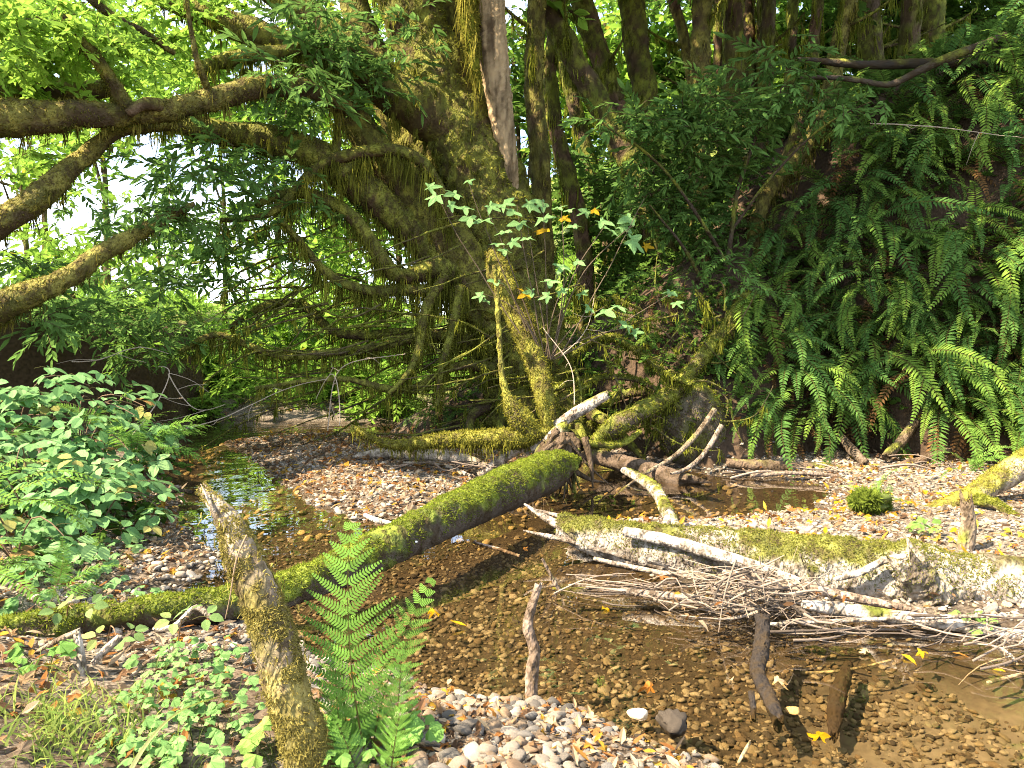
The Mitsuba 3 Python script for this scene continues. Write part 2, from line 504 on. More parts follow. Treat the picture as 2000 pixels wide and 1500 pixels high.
BAY = leaf_blade(0.125, 0.036, 0.25, 0.12)
ROUND = leaf_blade(0.10, 0.055, 0.2, 0.15)
for i in range(3):
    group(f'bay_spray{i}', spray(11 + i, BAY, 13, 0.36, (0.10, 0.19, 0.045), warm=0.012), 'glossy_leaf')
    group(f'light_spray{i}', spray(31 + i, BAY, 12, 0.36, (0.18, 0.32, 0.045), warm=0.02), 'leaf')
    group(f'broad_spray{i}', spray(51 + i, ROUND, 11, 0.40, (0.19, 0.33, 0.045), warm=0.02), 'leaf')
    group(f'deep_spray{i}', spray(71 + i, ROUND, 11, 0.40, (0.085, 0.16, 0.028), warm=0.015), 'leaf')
for i in range(2):
    group(f'maple_spray{i}', spray(91 + i, maple_blade(0.10, i), 7, 0.42, (0.21, 0.35, 0.05), warm=0.04, spread_=1.3), 'leaf')
COUNT = {'bay': 3, 'light': 3, 'broad': 3, 'deep': 3, 'maple': 2}
r_fol = rng(4242)


def foliage(parent, blobs, name='foliage'):
    """blobs: (centre, radii, count, species, scale): sprays spread through the volume, all of them one part of the tree."""
    k = f'{parent}__{name}'
    n = used.get(k + '#', 0)
    for c, rad, count, kind, scale in blobs:
        for _ in range(count):
            d = unit(r_fol.normal(size=3)) * r_fol.random() ** 0.45
            p = np.asarray(c) + d * rad
            if p[2] < 0.1:
                continue
            az, el = r_fol.random() * 6.2832, r_fol.normal() * 0.35 - 0.15
            R = frame([math.cos(az) * math.cos(el), math.sin(az) * math.cos(el), math.sin(el)], unit([r_fol.normal() * 0.3, r_fol.normal() * 0.3, 1]))
            n += 1
            scene[f'{k}__{n:04d}'] = {'type': 'instance', 'to_world': trs(p, R, scale * (0.7 + 0.6 * r_fol.random())), 'group': {'type': 'ref', 'id': f'{kind}_spray{r_fol.integers(COUNT[kind])}'}}
    used[k + '#'] = n
    tag(k, kind='stuff')


def pxblob(px, py, depth, rx, ry, rz, count, kind, scale=1.0):
    """A clump of sprays about a pixel: rx, ry in pixels, rz in metres along the view."""
    return (at(px, py, depth), (rx * depth / FPX, rz, ry * depth / FPX), count, kind, scale)


# ------------------------------------------------------------------ the big leaning tree in the middle
big = thing('leaning_tree', 'huge moss-covered tree with many stems fanning left over the creek from one thick base', 'tree')
trunk_path = [(1078, 905, 10.9, 140), (1062, 840, 10.9, 116), (1040, 760, 10.9, 96), (1014, 650, 10.9, 80), (990, 550, 10.9, 76), (972, 450, 10.9, 75), (945, 350, 10.9, 70), (899, 260, 10.9, 66),
              (868, 180, 10.9, 60), (835, 100, 10.9, 54), (797, 0, 10.9, 54), (765, -150, 10.9, 50), (720, -450, 10.8, 40), (690, -800, 10.8, 22)]
_, tv, tf = limb(big, 'trunk', px_path(trunk_path), (0.075, 0.05, 0.024), 0.80, 0.2, 48, 0.05, 1, 26000, 0.045, 320, 0.25, 0.24, 2.2, moss=((0.06, 0.068, 0.011), (0.21, 0.215, 0.032)))
WARM = ((0.065, 0.068, 0.012), (0.23, 0.22, 0.034))
for i, (pth, fz, hang) in enumerate([
    ([(995, 420, 11.2, 50), (962, 330, 11.3, 42), (928, 210, 11.4, 38), (907, 110, 11.4, 36), (885, 0, 11.4, 35), (862, -150, 11.4, 30), (830, -600, 11.4, 14)], 2500, 40),
    ([(965, 640, 11.3, 44), (902, 480, 11.4, 46), (852, 380, 11.4, 42), (812, 290, 11.4, 38), (772, 220, 11.4, 32), (742, 140, 11.5, 28), (705, 50, 11.5, 25), (670, -60, 11.5, 22), (610, -320, 11.5, 12)], 3000, 70),
    ([(960, 620, 10.5, 40), (885, 480, 10.5, 42), (805, 380, 10.5, 35), (732, 290, 10.4, 30), (672, 205, 10.3, 27), (602, 122, 10.2, 25), (525, 77, 10.0, 24), (420, 35, 9.8, 21), (332, -2, 9.7, 19), (200, -70, 9.5, 14)], 4500, 110),
]):
    limb(big, 'stem', px_path(pth), (0.075, 0.05, 0.024), 0.78, 0.5, 20, 0.07, 20 + i, fz, 0.035, hang, 0.28, 0.18, 2.5, moss=WARM)
for i, (pth, fz, hang, hl) in enumerate([
    ([(900, 265, 10.8, 56), (825, 210, 10.6, 50), (750, 170, 10.4, 40), (690, 115, 10.3, 35), (625, 52, 10.2, 32), (562, 0, 10.1, 30), (480, -70, 9.9, 24), (350, -220, 9.6, 14)], 2600, 60, 0.3),
    ([(945, 610, 10.6, 34), (825, 475, 10.5, 32), (742, 395, 10.3, 31), (682, 352, 10.1, 30), (610, 300, 9.9, 28), (540, 277, 9.7, 27), (452, 262, 9.5, 23), (385, 252, 9.3, 20), (320, 240, 9.2, 14), (240, 222, 9.1, 8)], 5200, 150, 0.28),
    ([(930, 600, 10.4, 22), (860, 525, 10.3, 20), (782, 540, 10.2, 14), (722, 468, 10.1, 12), (650, 400, 10.0, 11), (565, 378, 9.9, 9), (500, 400, 9.8, 4)], 1500, 90, 0.35),
    ([(960, 650, 10.4, 18), (870, 577, 10.3, 13), (760, 570, 10.2, 10), (700, 566, 10.1, 9), (640, 535, 10.0, 7), (585, 470, 9.8, 5), (548, 432, 9.6, 3)], 900, 110, 0.4),
    ([(960, 690, 10.5, 16), (850, 655, 10.3, 10), (740, 680, 10.1, 8), (640, 692, 10.0, 7), (520, 690, 9.8, 6), (420, 655, 9.6, 5), (350, 690, 9.5, 3)], 1300, 130, 0.3),
    ([(930, 680, 10.6, 12), (800, 650, 10.6, 9), (690, 655, 10.6, 8), (640, 640, 10.6, 8), (600, 600, 10.6, 8), (530, 596, 10.6, 7), (450, 640, 10.6, 4)], 600, 50, 0.25),
    ([(965, 720, 10.3, 12), (880, 720, 10.0, 7), (800, 760, 9.8, 6), (700, 745, 9.6, 5), (600, 745, 9.4, 4), (500, 760, 9.3, 3)], 700, 60, 0.18),
    ([(870, 540, 10.1, 10), (830, 610, 9.9, 9), (812, 700, 9.7, 7), (760, 770, 9.5, 4)], 600, 60, 0.3),
    ([(900, 560, 10.0, 9), (885, 640, 9.8, 8), (862, 720, 9.6, 5), (855, 790, 9.5, 3)], 600, 50, 0.25),
    ([(880, 430, 10.1, 9), (800, 300, 10.0, 10), (700, 300, 9.9, 12), (620, 330, 9.8, 10), (540, 410, 9.7, 6), (430, 430, 9.6, 3)], 900, 90, 0.35),
    ([(760, 130, 10.3, 12), (680, 95, 9.9, 10), (560, 100, 9.6, 12), (440, 118, 9.4, 14), (385, 135, 9.3, 9)], 1200, 80, 0.3),
    ([(720, 300, 10.0, 8), (660, 340, 9.9, 12), (660, 250, 9.9, 5), (640, 160, 9.9, 4)], 500, 40, 0.3),
]):
    limb(big, 'limb', px_path(pth), (0.07, 0.045, 0.022), 0.68, 0.6, 12, 0.06, 40 + i, fz, 0.035, int(hang * 1.5), hl, 0.2, 4, moss=((0.06, 0.068, 0.011), (0.23, 0.235, 0.035)))
# dead snag of bare wood standing in the fork
sp, sr = px_path([(1006, 420, 10.75, 10), (992, 310, 10.62, 18), (977, 210, 10.5, 24), (964, 110, 10.42, 28), (955, 0, 10.4, 30), (949, -120, 10.4, 30)])
sv, sf, _ = sweep(sp, sr, 60, 0.02, 0.16, 7, 61)
g = 0.65 * fbm(sv * [30, 30, 1.3], 3, 62) + 0.35 * fbm(sv * 4, 3, 63)
put('snag', mikit.ply((sv, sf), 'matt', smooth=True, color=lerp((0.06, 0.040, 0.020), (0.36, 0.265, 0.15), sstep(0.25, 0.7, g))), big, label='bare split dead wood of the broken snag')
mb = MB()
pp = at(918, 0, 10.4)
mv, mf, _ = sweep(np.array([at(912, -80, 10.2), at(916, 40, 10.2), at(928, 130, 10.2), at(938, 180, 10.25)]), np.array([0.13, 0.11, 0.06, 0.02]), 12, 0.05, 0.3, 6, 63)
mb.add(mv, mf, bark_color(mv, normals(mv, mf), (0.2, 0.18, 0.03), MOSS, 0.9, 0, 64)[0])
fuzz(mb, mv, mf, 2500, 0.05, 65, ((0.10, 0.10, 0.014), (0.30, 0.27, 0.05)))
strands(mb, mv, mf, 60, 0.35, 66, ((0.10, 0.10, 0.014), (0.30, 0.27, 0.05)), under=False)
put('moss_beard', mb.ply('mossy', False), big, 'stuff')
# roots that grip the bank
r0 = rng(70)
for i in range(9):
    a = at(960 + 26 * i + r0.normal() * 8, 800 + r0.normal() * 10, 10.5 - 0.05 * r0.random())
    e = np.array([a[0] + r0.normal() * 0.45, a[1] - 0.5 - 0.5 * r0.random(), 0])
    e[2] = max(float(zg(e[0], e[1])[0]) - 0.05, -0.12)
    m = (a + e) / 2 + [r0.normal() * 0.1, -0.05, 0.12]
    limb(big, 'root', (np.array([a, m, e]), np.array([0.11, 0.07, 0.03]) * (0.7 + 0.5 * r0.random())), (0.05, 0.035, 0.02), 0.5, 0.6, 9, 0.08, 71 + i, 120, 0.03, 6, 0.12)
# crown: laurel-like leaves hang through the left half of the view and make a roof above it
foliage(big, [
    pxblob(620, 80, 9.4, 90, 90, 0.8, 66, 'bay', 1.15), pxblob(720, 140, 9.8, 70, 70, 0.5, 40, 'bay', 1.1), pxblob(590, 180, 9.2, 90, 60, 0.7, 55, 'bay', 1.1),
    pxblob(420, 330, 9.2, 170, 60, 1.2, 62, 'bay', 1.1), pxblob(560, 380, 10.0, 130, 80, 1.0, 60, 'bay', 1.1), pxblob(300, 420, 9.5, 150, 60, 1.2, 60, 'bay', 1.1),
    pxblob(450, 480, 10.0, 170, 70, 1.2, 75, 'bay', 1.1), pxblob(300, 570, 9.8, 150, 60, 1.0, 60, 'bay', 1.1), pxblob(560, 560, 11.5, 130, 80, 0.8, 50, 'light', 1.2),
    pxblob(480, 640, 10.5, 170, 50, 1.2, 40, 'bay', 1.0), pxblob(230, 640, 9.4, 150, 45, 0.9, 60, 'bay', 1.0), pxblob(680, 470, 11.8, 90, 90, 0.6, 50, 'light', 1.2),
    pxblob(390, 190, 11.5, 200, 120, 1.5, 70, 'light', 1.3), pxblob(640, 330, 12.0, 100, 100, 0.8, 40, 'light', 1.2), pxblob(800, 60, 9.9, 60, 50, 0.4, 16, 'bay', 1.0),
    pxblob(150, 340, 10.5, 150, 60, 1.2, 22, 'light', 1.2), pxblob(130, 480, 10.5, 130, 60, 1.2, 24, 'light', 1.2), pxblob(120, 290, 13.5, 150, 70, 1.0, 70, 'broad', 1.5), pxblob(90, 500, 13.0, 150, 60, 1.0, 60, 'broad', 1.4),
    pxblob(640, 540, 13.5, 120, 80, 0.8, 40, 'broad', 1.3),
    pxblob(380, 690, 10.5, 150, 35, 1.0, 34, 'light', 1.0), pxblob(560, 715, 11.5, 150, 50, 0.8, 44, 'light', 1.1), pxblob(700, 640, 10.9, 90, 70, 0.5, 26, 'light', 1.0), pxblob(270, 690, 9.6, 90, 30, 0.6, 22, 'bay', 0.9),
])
foliage(big, [((-0.4, 7.6, 7.6), (3.0, 1.7, 0.8), 230, 'bay', 2.0), ((1.6, 8.6, 7.8), (2.2, 1.8, 1.0), 150, 'bay', 2.0), ((1.2, 11.0, 9.5), (3.0, 2.2, 1.5), 260, 'bay', 2.4)], 'crown')
r_tw = rng(88)
for i in range(95):                                       # fine mossy twigs under the limbs
    px, py = 420 + 600 * r_tw.random(), 460 + 380 * r_tw.random()
    dep = 9.4 + 1.3 * r_tw.random()
    a = at(px + 130, py - 20 + 30 * r_tw.normal(), dep + 0.3)
    e = at(px - 60 * r_tw.random() - 20, py + 45 * r_tw.normal() + 20, dep - 0.2)
    limb(big, 'twig', (np.array([a, (a + e) / 2 + r_tw.normal(size=3) * [0.08, 0.08, 0.12], e]), np.array([0.016, 0.011, 0.004])), (0.11, 0.085, 0.05), 0.6, 0.4, 5, 0.08, 2000 + i, 90 if i % 2 else 30, 0.035, 7 if i % 2 else 0, 0.16, wob=0.12, part_moss=True)

# ------------------------------------------------------------------ tree on the left whose limbs cross the corner
lt = thing('maple_tree', 'mossy maple at the left edge with three thick limbs reaching in over the bank', 'tree')
limb(lt, 'trunk', (np.array([(-6.9, 7.0, 0.0), (-6.6, 7.1, 1.6), (-6.2, 7.3, 3.2), (-6.0, 7.4, 5.5), (-5.6, 7.5, 9.0)]), np.array([0.5, 0.42, 0.36, 0.28, 0.1])), (0.075, 0.05, 0.03), 0.6, 0.4, 20, 0.12, 101, 600, 0.04)
GOLD = ((0.055, 0.055, 0.012), (0.24, 0.215, 0.045))
for i, (pth, fz, hang, hl) in enumerate([
    ([(-300, 250, 7.2, 40), (-120, 238, 7.3, 36), (0, 232, 7.4, 34), (90, 231, 7.5, 29), (160, 222, 7.6, 23), (200, 225, 7.7, 21), (262, 224, 7.9, 17), (330, 215, 8.1, 18), (400, 200, 8.3, 19), (460, 184, 8.6, 20), (525, 170, 8.9, 19), (600, 178, 9.2, 16), (680, 215, 9.6, 12)], 6500, 90, 0.2),
    ([(-300, 560, 7.0, 32), (-120, 490, 7.2, 28), (0, 440, 7.4, 24), (60, 400, 7.5, 22), (118, 345, 7.7, 18), (165, 305, 7.9, 15), (215, 265, 8.0, 13), (262, 250, 8.3, 10), (330, 246, 8.7, 7)], 3400, 50, 0.15),
    ([(-300, 740, 6.8, 36), (-120, 660, 7.0, 32), (0, 605, 7.2, 26), (75, 572, 7.3, 22), (150, 532, 7.5, 16), (200, 492, 7.7, 13), (255, 465, 7.9, 12), (320, 430, 8.3, 7), (380, 400, 8.6, 4)], 4200, 110, 0.14),
    ([(262, 232, 7.85, 12), (225, 175, 7.7, 13), (190, 120, 7.6, 11), (150, 65, 7.5, 9), (125, 30, 7.4, 5)], 500, 10, 0.1),
    ([(405, 176, 8.3, 7), (385, 120, 8.1, 5), (372, 60, 8.0, 4), (362, -20, 7.9, 4)], 250, 5, 0.1),
    ([(215, 172, 8.6, 14), (150, 180, 8.4, 20), (60, 172, 8.2, 22), (-60, 190, 8.0, 26)], 1500, 30, 0.2),
    ([(120, 55, 8.4, 4), (60, 65, 8.2, 12), (0, 70, 8.0, 16), (-120, 60, 7.8, 18)], 700, 12, 0.15),
    ([(340, 105, 8.8, 4), (270, 60, 8.5, 6), (200, 20, 8.2, 8), (150, -30, 8.0, 9)], 250, 6, 0.1),
]):
    limb(lt, 'limb', px_path(pth), (0.06, 0.042, 0.022), 0.68, 0.6, 16, 0.05, 110 + i, fz, 0.032, hang, hl, 0.2, 4, moss=GOLD)
sv, sf, _ = sweep(*px_path([(310, 205, 7.95, 13), (275, 205, 7.75, 11), (252, 222, 7.65, 9)]), 12, 0.03, 0.1, 5, 130)
put('cut_stub', mikit.ply((sv, sf), 'bark', smooth=True, color=bark_color(sv, normals(sv, sf), BROWN, GOLD, 0.55, 0.5, 131)[0]), lt, label='short broken-off stub on the thick limb')
foliage(lt, [
    pxblob(60, 60, 7.2, 110, 80, 0.8, 70, 'maple', 1.0), pxblob(190, 60, 8.0, 110, 80, 1.0, 70, 'maple', 1.0), pxblob(40, 150, 8.0, 90, 60, 0.8, 40, 'maple', 1.0), pxblob(330, 60, 9.5, 110, 80, 0.8, 60, 'maple', 1.1),
    pxblob(430, 30, 10.5, 100, 60, 0.8, 40, 'maple', 1.1), pxblob(50, 330, 8.5, 60, 40, 0.5, 14, 'maple', 0.9),
    pxblob(60, 520, 8.2, 70, 60, 0.6, 22, 'bay', 1.0), pxblob(110, 610, 7.8, 80, 40, 0.6, 30, 'bay', 1.0)])
foliage(lt, [pxblob(350, 415, 8.5, 50, 30, 0.3, 14, 'bay', 1.0), pxblob(300, 440, 8.2, 40, 25, 0.3, 8, 'bay', 1.0)])

# ------------------------------------------------------------------ slim mossy trees on the right
RIGHT = [
    ('young tree with its left side furred in yellow moss, standing right behind the bare snag', [(1062, 520, 11.6, 18), (1058, 400, 11.6, 17), (1052, 280, 11.6, 17), (1042, 160, 11.6, 15), (1046, 60, 11.6, 16), (1048, -60, 11.6, 15), (1040, -500, 11.6, 9)], 2600, 60, 1),
    ('reddish bare-barked tree leaning left with a straight stem, right of the yellow mossy one', [(1330, 560, 12.0, 20), (1285, 430, 12.0, 21), (1232, 320, 12.0, 22), (1172, 210, 12.0, 22), (1112, 100, 12.0, 21), (1064, 10, 12.0, 20), (1000, -140, 12.0, 17), (850, -600, 12, 8)], 900, 50, 0),
    ('dark leaning tree with hanging moss behind the reddish leaning one', [(1290, 520, 12.9, 17), (1240, 340, 12.9, 18), (1210, 230, 12.9, 19), (1180, 130, 12.9, 20), (1148, 40, 12.9, 20), (1110, -80, 12.9, 18), (1000, -500, 12.9, 8)], 1500, 130, 0),
    ('straight upright tree with brown bark, thickest of the slim ones', [(1300, 520, 13.0, 24), (1282, 330, 13.0, 24), (1263, 200, 13.0, 23), (1245, 100, 13.0, 22), (1234, 0, 13.0, 22), (1225, -150, 13.0, 20), (1200, -600, 13, 10)], 900, 40, 0),
    ('thin pale-lit tree leaning left between the brown upright one and a dark one', [(1400, 420, 13.4, 10), (1365, 240, 13.4, 9), (1338, 90, 13.4, 9), (1315, 0, 13.4, 9), (1290, -150, 13.4, 8), (1200, -600, 13.4, 4)], 700, 20, 1),
    ('dark straight tree with a mossy left edge above the laurel leaves', [(1350, 560, 12.2, 19), (1362, 400, 12.2, 18), (1368, 200, 12.2, 17), (1370, 60, 12.2, 17), (1372, -100, 12.2, 16), (1380, -600, 12.2, 8)], 1300, 60, 1),
    ('thin brown speckled tree right of the dark straight one', [(1428, 420, 14.0, 12), (1426, 200, 14.0, 12), (1427, 0, 14.0, 12), (1432, -150, 14, 11), (1440, -600, 14, 5)], 300, 15, 0),
    ('slender reddish tree behind the top of the laurel bush', [(1470, 460, 13.0, 13), (1490, 250, 13.0, 13), (1499, 90, 13.0, 13), (1502, 0, 13.0, 12), (1506, -150, 13, 11), (1515, -600, 13, 5)], 500, 25, 0),
    ('dark crooked tree leaning right above the shaded ferns', [(1500, 420, 12.2, 11), (1540, 300, 12.2, 11), (1570, 210, 12.2, 11), (1585, 120, 12.2, 11), (1597, 0, 12.2, 10), (1600, -150, 12.2, 9), (1620, -600, 12.2, 4)], 600, 60, 0),
    ('twisted mossy tree with hanging moss at the left end of the fern slope', [(1470, 520, 10.9, 11), (1478, 440, 10.9, 12), (1510, 360, 11.1, 12), (1570, 290, 11.3, 14), (1618, 200, 11.5, 17), (1632, 120, 11.5, 15), (1650, 50, 11.5, 12), (1668, -30, 11.5, 11), (1720, -500, 11.5, 5)], 2400, 140, 1),
    ('faint mossy tree far behind, left of the reddish slender one', [(1460, 300, 16, 12), (1462, 100, 16, 12), (1464, -40, 16, 11), (1470, -500, 16, 5)], 300, 40, 0),
    ('far mossy tree with shaggy sides beside the twisted one', [(1710, 260, 14, 22), (1700, 100, 14, 22), (1690, -40, 14, 22), (1690, -500, 14, 9)], 900, 120, 0),
    ('far upright tree at the top right, furred in olive moss', [(1830, 200, 15, 18), (1825, 60, 15, 18), (1822, -60, 15, 17), (1820, -500, 15, 8)], 700, 60, 0),
    ('dim tree deep between the leaning pair and the snag', [(1180, 420, 15, 14), (1130, 240, 15, 14), (1100, 80, 15, 13), (1090, -60, 15, 12), (1050, -500, 15, 6)], 500, 90, 0),
    ('dim slender tree far behind the thin speckled one', [(1410, 300, 17, 8), (1402, 100, 17, 8), (1398, -60, 17, 8), (1390, -500, 17, 4)], 200, 20, 0),
    ('dim slanting tree far behind the dark crooked one', [(1530, 320, 17, 9), (1545, 100, 17, 9), (1550, -60, 17, 9), (1560, -500, 17, 4)], 200, 30, 0),
    ('dark double-bent tree leaning left behind the big trunk', [(1140, 500, 12.6, 15), (1120, 380, 12.6, 15), (1085, 250, 12.6, 14), (1075, 120, 12.6, 12), (1090, 0, 12.6, 11), (1095, -150, 12.6, 9), (1080, -500, 12.6, 4)], 600, 120, 0),
]
for i, (lab, pth, fz, hang, lit) in enumerate(RIGHT):
    hang = int(hang * 1.4)
    t = thing('slim_tree', lab, 'tree', 'slim mossy trees on the slope')
    pts, rad = px_path(pth)
    b = pts[0].copy()
    z = float(zg(b[0], b[1])[0])
    if b[2] > z:
        pts = np.vstack([[b[0] + (pts[0] - pts[1])[0] * 0.5, b[1], z - 0.15], pts])
        rad = np.concatenate([[rad[0] * 1.25], rad])
    limb(t, 'trunk', (pts, rad), [(0.12, 0.07, 0.042), (0.075, 0.05, 0.028)][i % 2], 0.55 + 0.12 * (i % 3 == 0) + 0.15 * lit, 0.2, 14, 0.08, 200 + i, fz, 0.035, hang, 0.3, 0.16, 3, moss=GOLD if lit else MOSS)
    top = at(pth[-2][0], pth[-2][1], pth[-2][2])
    end = at(pth[-1][0], pth[-1][1], pth[-1][2])
    for k in range(3):                                  # dead lower branches
        q = pts[-4 + k] if len(pts) > 4 else pts[1]
        rr = rng(900 + 7 * i + k)
        e = q + [rr.normal() * 0.7, rr.normal() * 0.5, 0.2 + 0.5 * rr.random()]
        limb(t, 'branch', (np.array([q, (q + e) / 2 + [0, 0, -0.06], e]), np.array([0.035, 0.022, 0.008])), BROWN, 0.7, 0.5, 6, 0.12, 300 + 5 * i + k, 60, 0.04, 16, 0.3)
    foliage(t, [((top + end) / 2, (1.3, 1.2, 2.2), 40, 'deep' if i % 2 else 'broad', 2.3), (end, (1.5, 1.4, 1.2), 30, 'broad', 2.3)], 'crown')

# ------------------------------------------------------------------ shrubs and trees behind: each its own trunk and leaves
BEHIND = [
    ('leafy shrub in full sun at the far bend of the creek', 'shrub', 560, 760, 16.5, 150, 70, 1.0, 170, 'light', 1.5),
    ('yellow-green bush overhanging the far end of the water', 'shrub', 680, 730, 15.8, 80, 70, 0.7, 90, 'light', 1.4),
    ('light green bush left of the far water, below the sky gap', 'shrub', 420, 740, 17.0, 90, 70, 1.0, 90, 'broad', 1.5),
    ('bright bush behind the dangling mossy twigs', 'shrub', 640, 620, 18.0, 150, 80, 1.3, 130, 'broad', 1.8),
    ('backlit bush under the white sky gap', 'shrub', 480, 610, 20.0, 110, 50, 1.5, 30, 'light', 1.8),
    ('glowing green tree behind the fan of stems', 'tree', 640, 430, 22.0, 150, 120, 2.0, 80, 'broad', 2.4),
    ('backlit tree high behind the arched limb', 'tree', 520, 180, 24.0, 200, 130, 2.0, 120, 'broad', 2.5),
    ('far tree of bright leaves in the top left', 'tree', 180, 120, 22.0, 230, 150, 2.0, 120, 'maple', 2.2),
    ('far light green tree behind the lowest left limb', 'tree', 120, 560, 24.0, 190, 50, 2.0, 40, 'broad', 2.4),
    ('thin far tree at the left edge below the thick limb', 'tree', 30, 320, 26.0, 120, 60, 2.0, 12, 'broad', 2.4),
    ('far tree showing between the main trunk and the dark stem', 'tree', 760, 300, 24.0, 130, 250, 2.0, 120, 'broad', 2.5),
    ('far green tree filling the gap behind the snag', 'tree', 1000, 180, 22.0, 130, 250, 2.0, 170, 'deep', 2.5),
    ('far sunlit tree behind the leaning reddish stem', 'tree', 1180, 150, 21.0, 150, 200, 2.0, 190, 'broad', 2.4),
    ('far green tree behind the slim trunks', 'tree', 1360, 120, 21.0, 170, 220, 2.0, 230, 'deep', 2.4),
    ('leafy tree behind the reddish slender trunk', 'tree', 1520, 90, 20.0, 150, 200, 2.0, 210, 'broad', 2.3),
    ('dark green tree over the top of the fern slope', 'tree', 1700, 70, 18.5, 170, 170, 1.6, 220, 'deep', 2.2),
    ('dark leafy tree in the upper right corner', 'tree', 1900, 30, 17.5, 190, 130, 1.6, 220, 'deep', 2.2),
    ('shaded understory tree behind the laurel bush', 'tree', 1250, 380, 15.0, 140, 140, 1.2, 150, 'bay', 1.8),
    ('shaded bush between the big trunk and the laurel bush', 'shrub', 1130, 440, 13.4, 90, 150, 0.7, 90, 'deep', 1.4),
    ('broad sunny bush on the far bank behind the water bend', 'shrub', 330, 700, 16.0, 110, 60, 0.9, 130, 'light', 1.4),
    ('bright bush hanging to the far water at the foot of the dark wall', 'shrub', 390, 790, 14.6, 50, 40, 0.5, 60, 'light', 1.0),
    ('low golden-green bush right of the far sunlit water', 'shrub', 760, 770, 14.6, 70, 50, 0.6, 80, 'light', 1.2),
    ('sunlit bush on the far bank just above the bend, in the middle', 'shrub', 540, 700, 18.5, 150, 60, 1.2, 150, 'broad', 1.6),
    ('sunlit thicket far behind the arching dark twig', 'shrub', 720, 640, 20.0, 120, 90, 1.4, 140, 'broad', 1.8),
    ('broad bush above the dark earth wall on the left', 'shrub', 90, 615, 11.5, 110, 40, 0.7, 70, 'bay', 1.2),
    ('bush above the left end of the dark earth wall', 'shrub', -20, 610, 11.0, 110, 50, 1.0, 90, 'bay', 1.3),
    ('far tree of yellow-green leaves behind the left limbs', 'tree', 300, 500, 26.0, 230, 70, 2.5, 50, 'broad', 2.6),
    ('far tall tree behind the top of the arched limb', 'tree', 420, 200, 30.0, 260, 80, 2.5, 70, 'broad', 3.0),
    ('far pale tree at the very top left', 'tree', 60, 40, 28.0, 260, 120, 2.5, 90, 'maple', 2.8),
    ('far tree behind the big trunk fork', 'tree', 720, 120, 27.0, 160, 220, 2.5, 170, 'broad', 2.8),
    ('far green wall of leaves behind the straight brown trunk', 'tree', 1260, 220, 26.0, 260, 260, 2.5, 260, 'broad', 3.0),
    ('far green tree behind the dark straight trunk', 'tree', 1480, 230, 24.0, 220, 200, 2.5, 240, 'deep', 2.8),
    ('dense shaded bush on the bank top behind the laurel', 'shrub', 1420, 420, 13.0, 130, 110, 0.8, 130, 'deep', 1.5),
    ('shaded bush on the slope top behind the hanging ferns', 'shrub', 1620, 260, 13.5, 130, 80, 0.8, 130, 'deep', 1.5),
]
for i, (lab, cat, px, py, dep, rx, ry, rz, n, kind, sc) in enumerate(BEHIND):
    t = thing('far_' + cat, lab, cat, 'trees and bushes behind the creek')
    c = at(px, py, dep)
    b = np.array([c[0] + 0.2, c[1], float(zg(c[0], c[1])[0]) - 0.1])
    rr = 0.10 if cat == 'tree' else 0.03
    pts = np.array([b, b * 0.6 + c * 0.4 + [0.15, 0, 0], c + [0, 0, ry * dep / FPX * 0.5]])
    limb(t, 'trunk', (pts, np.array([rr, rr * 0.8, rr * 0.3])), (0.07, 0.05, 0.03), 0.5, 0.3, 8, 0.25, 400 + i, 0)
    R = rng(450 + i)
    for k in range(4):
        q = pts[1] * (1 - 0.2 * k) + pts[2] * 0.2 * k
        e = c + R.normal(size=3) * [rx * dep / FPX * 0.5, rz * 0.5, ry * dep / FPX * 0.5]
        limb(t, 'branch', (np.array([q, (q + e) / 2 + [0, 0, 0.08], e]), np.array([rr * 0.5, rr * 0.35, rr * 0.15])), (0.07, 0.05, 0.03), 0.4, 0.3, 5, 0.3, 470 + 5 * i + k)
    foliage(t, [pxblob(px, py, dep, rx, ry, rz, int(n * 1.5), kind, sc)], 'crown')
# roof over the fern slope (crowns above the frame, the wood goes on there)
for i, (x, y, z, rx, ry, rz, n, lab) in enumerate([(3.0, 10.5, 9.0, 2.2, 2.2, 1.3, 230, 'tall tree rooted on the slope behind the hanging ferns'), (5.6, 10.0, 9.5, 2.2, 2.2, 1.5, 230, 'tall tree rooted on the slope top at the right'),
                                                  (4.4, 13.5, 10.5, 3, 2.5, 1.8, 240, 'tall dark tree standing high behind the fern slope')]):
    t = thing('slope_tree', lab, 'tree', 'tall trees above the fern slope')
    b = np.array([x + 0.6, y + 2.6, 0])
    b[2] = float(zg(b[0], b[1])[0]) - 0.1
    limb(t, 'trunk', (np.array([b, [x + 0.5, y + 2.2, (b[2] + z) / 2], [x, y, z + 0.8]]), np.array([0.16, 0.13, 0.05])), BROWN, 0.6, 0.3, 12, 0.15, 500 + i, 400, 0.04, 60, 0.3)
    foliage(t, [((x, y, z), (rx, ry, rz), n, 'deep', 2.4)], 'crown')
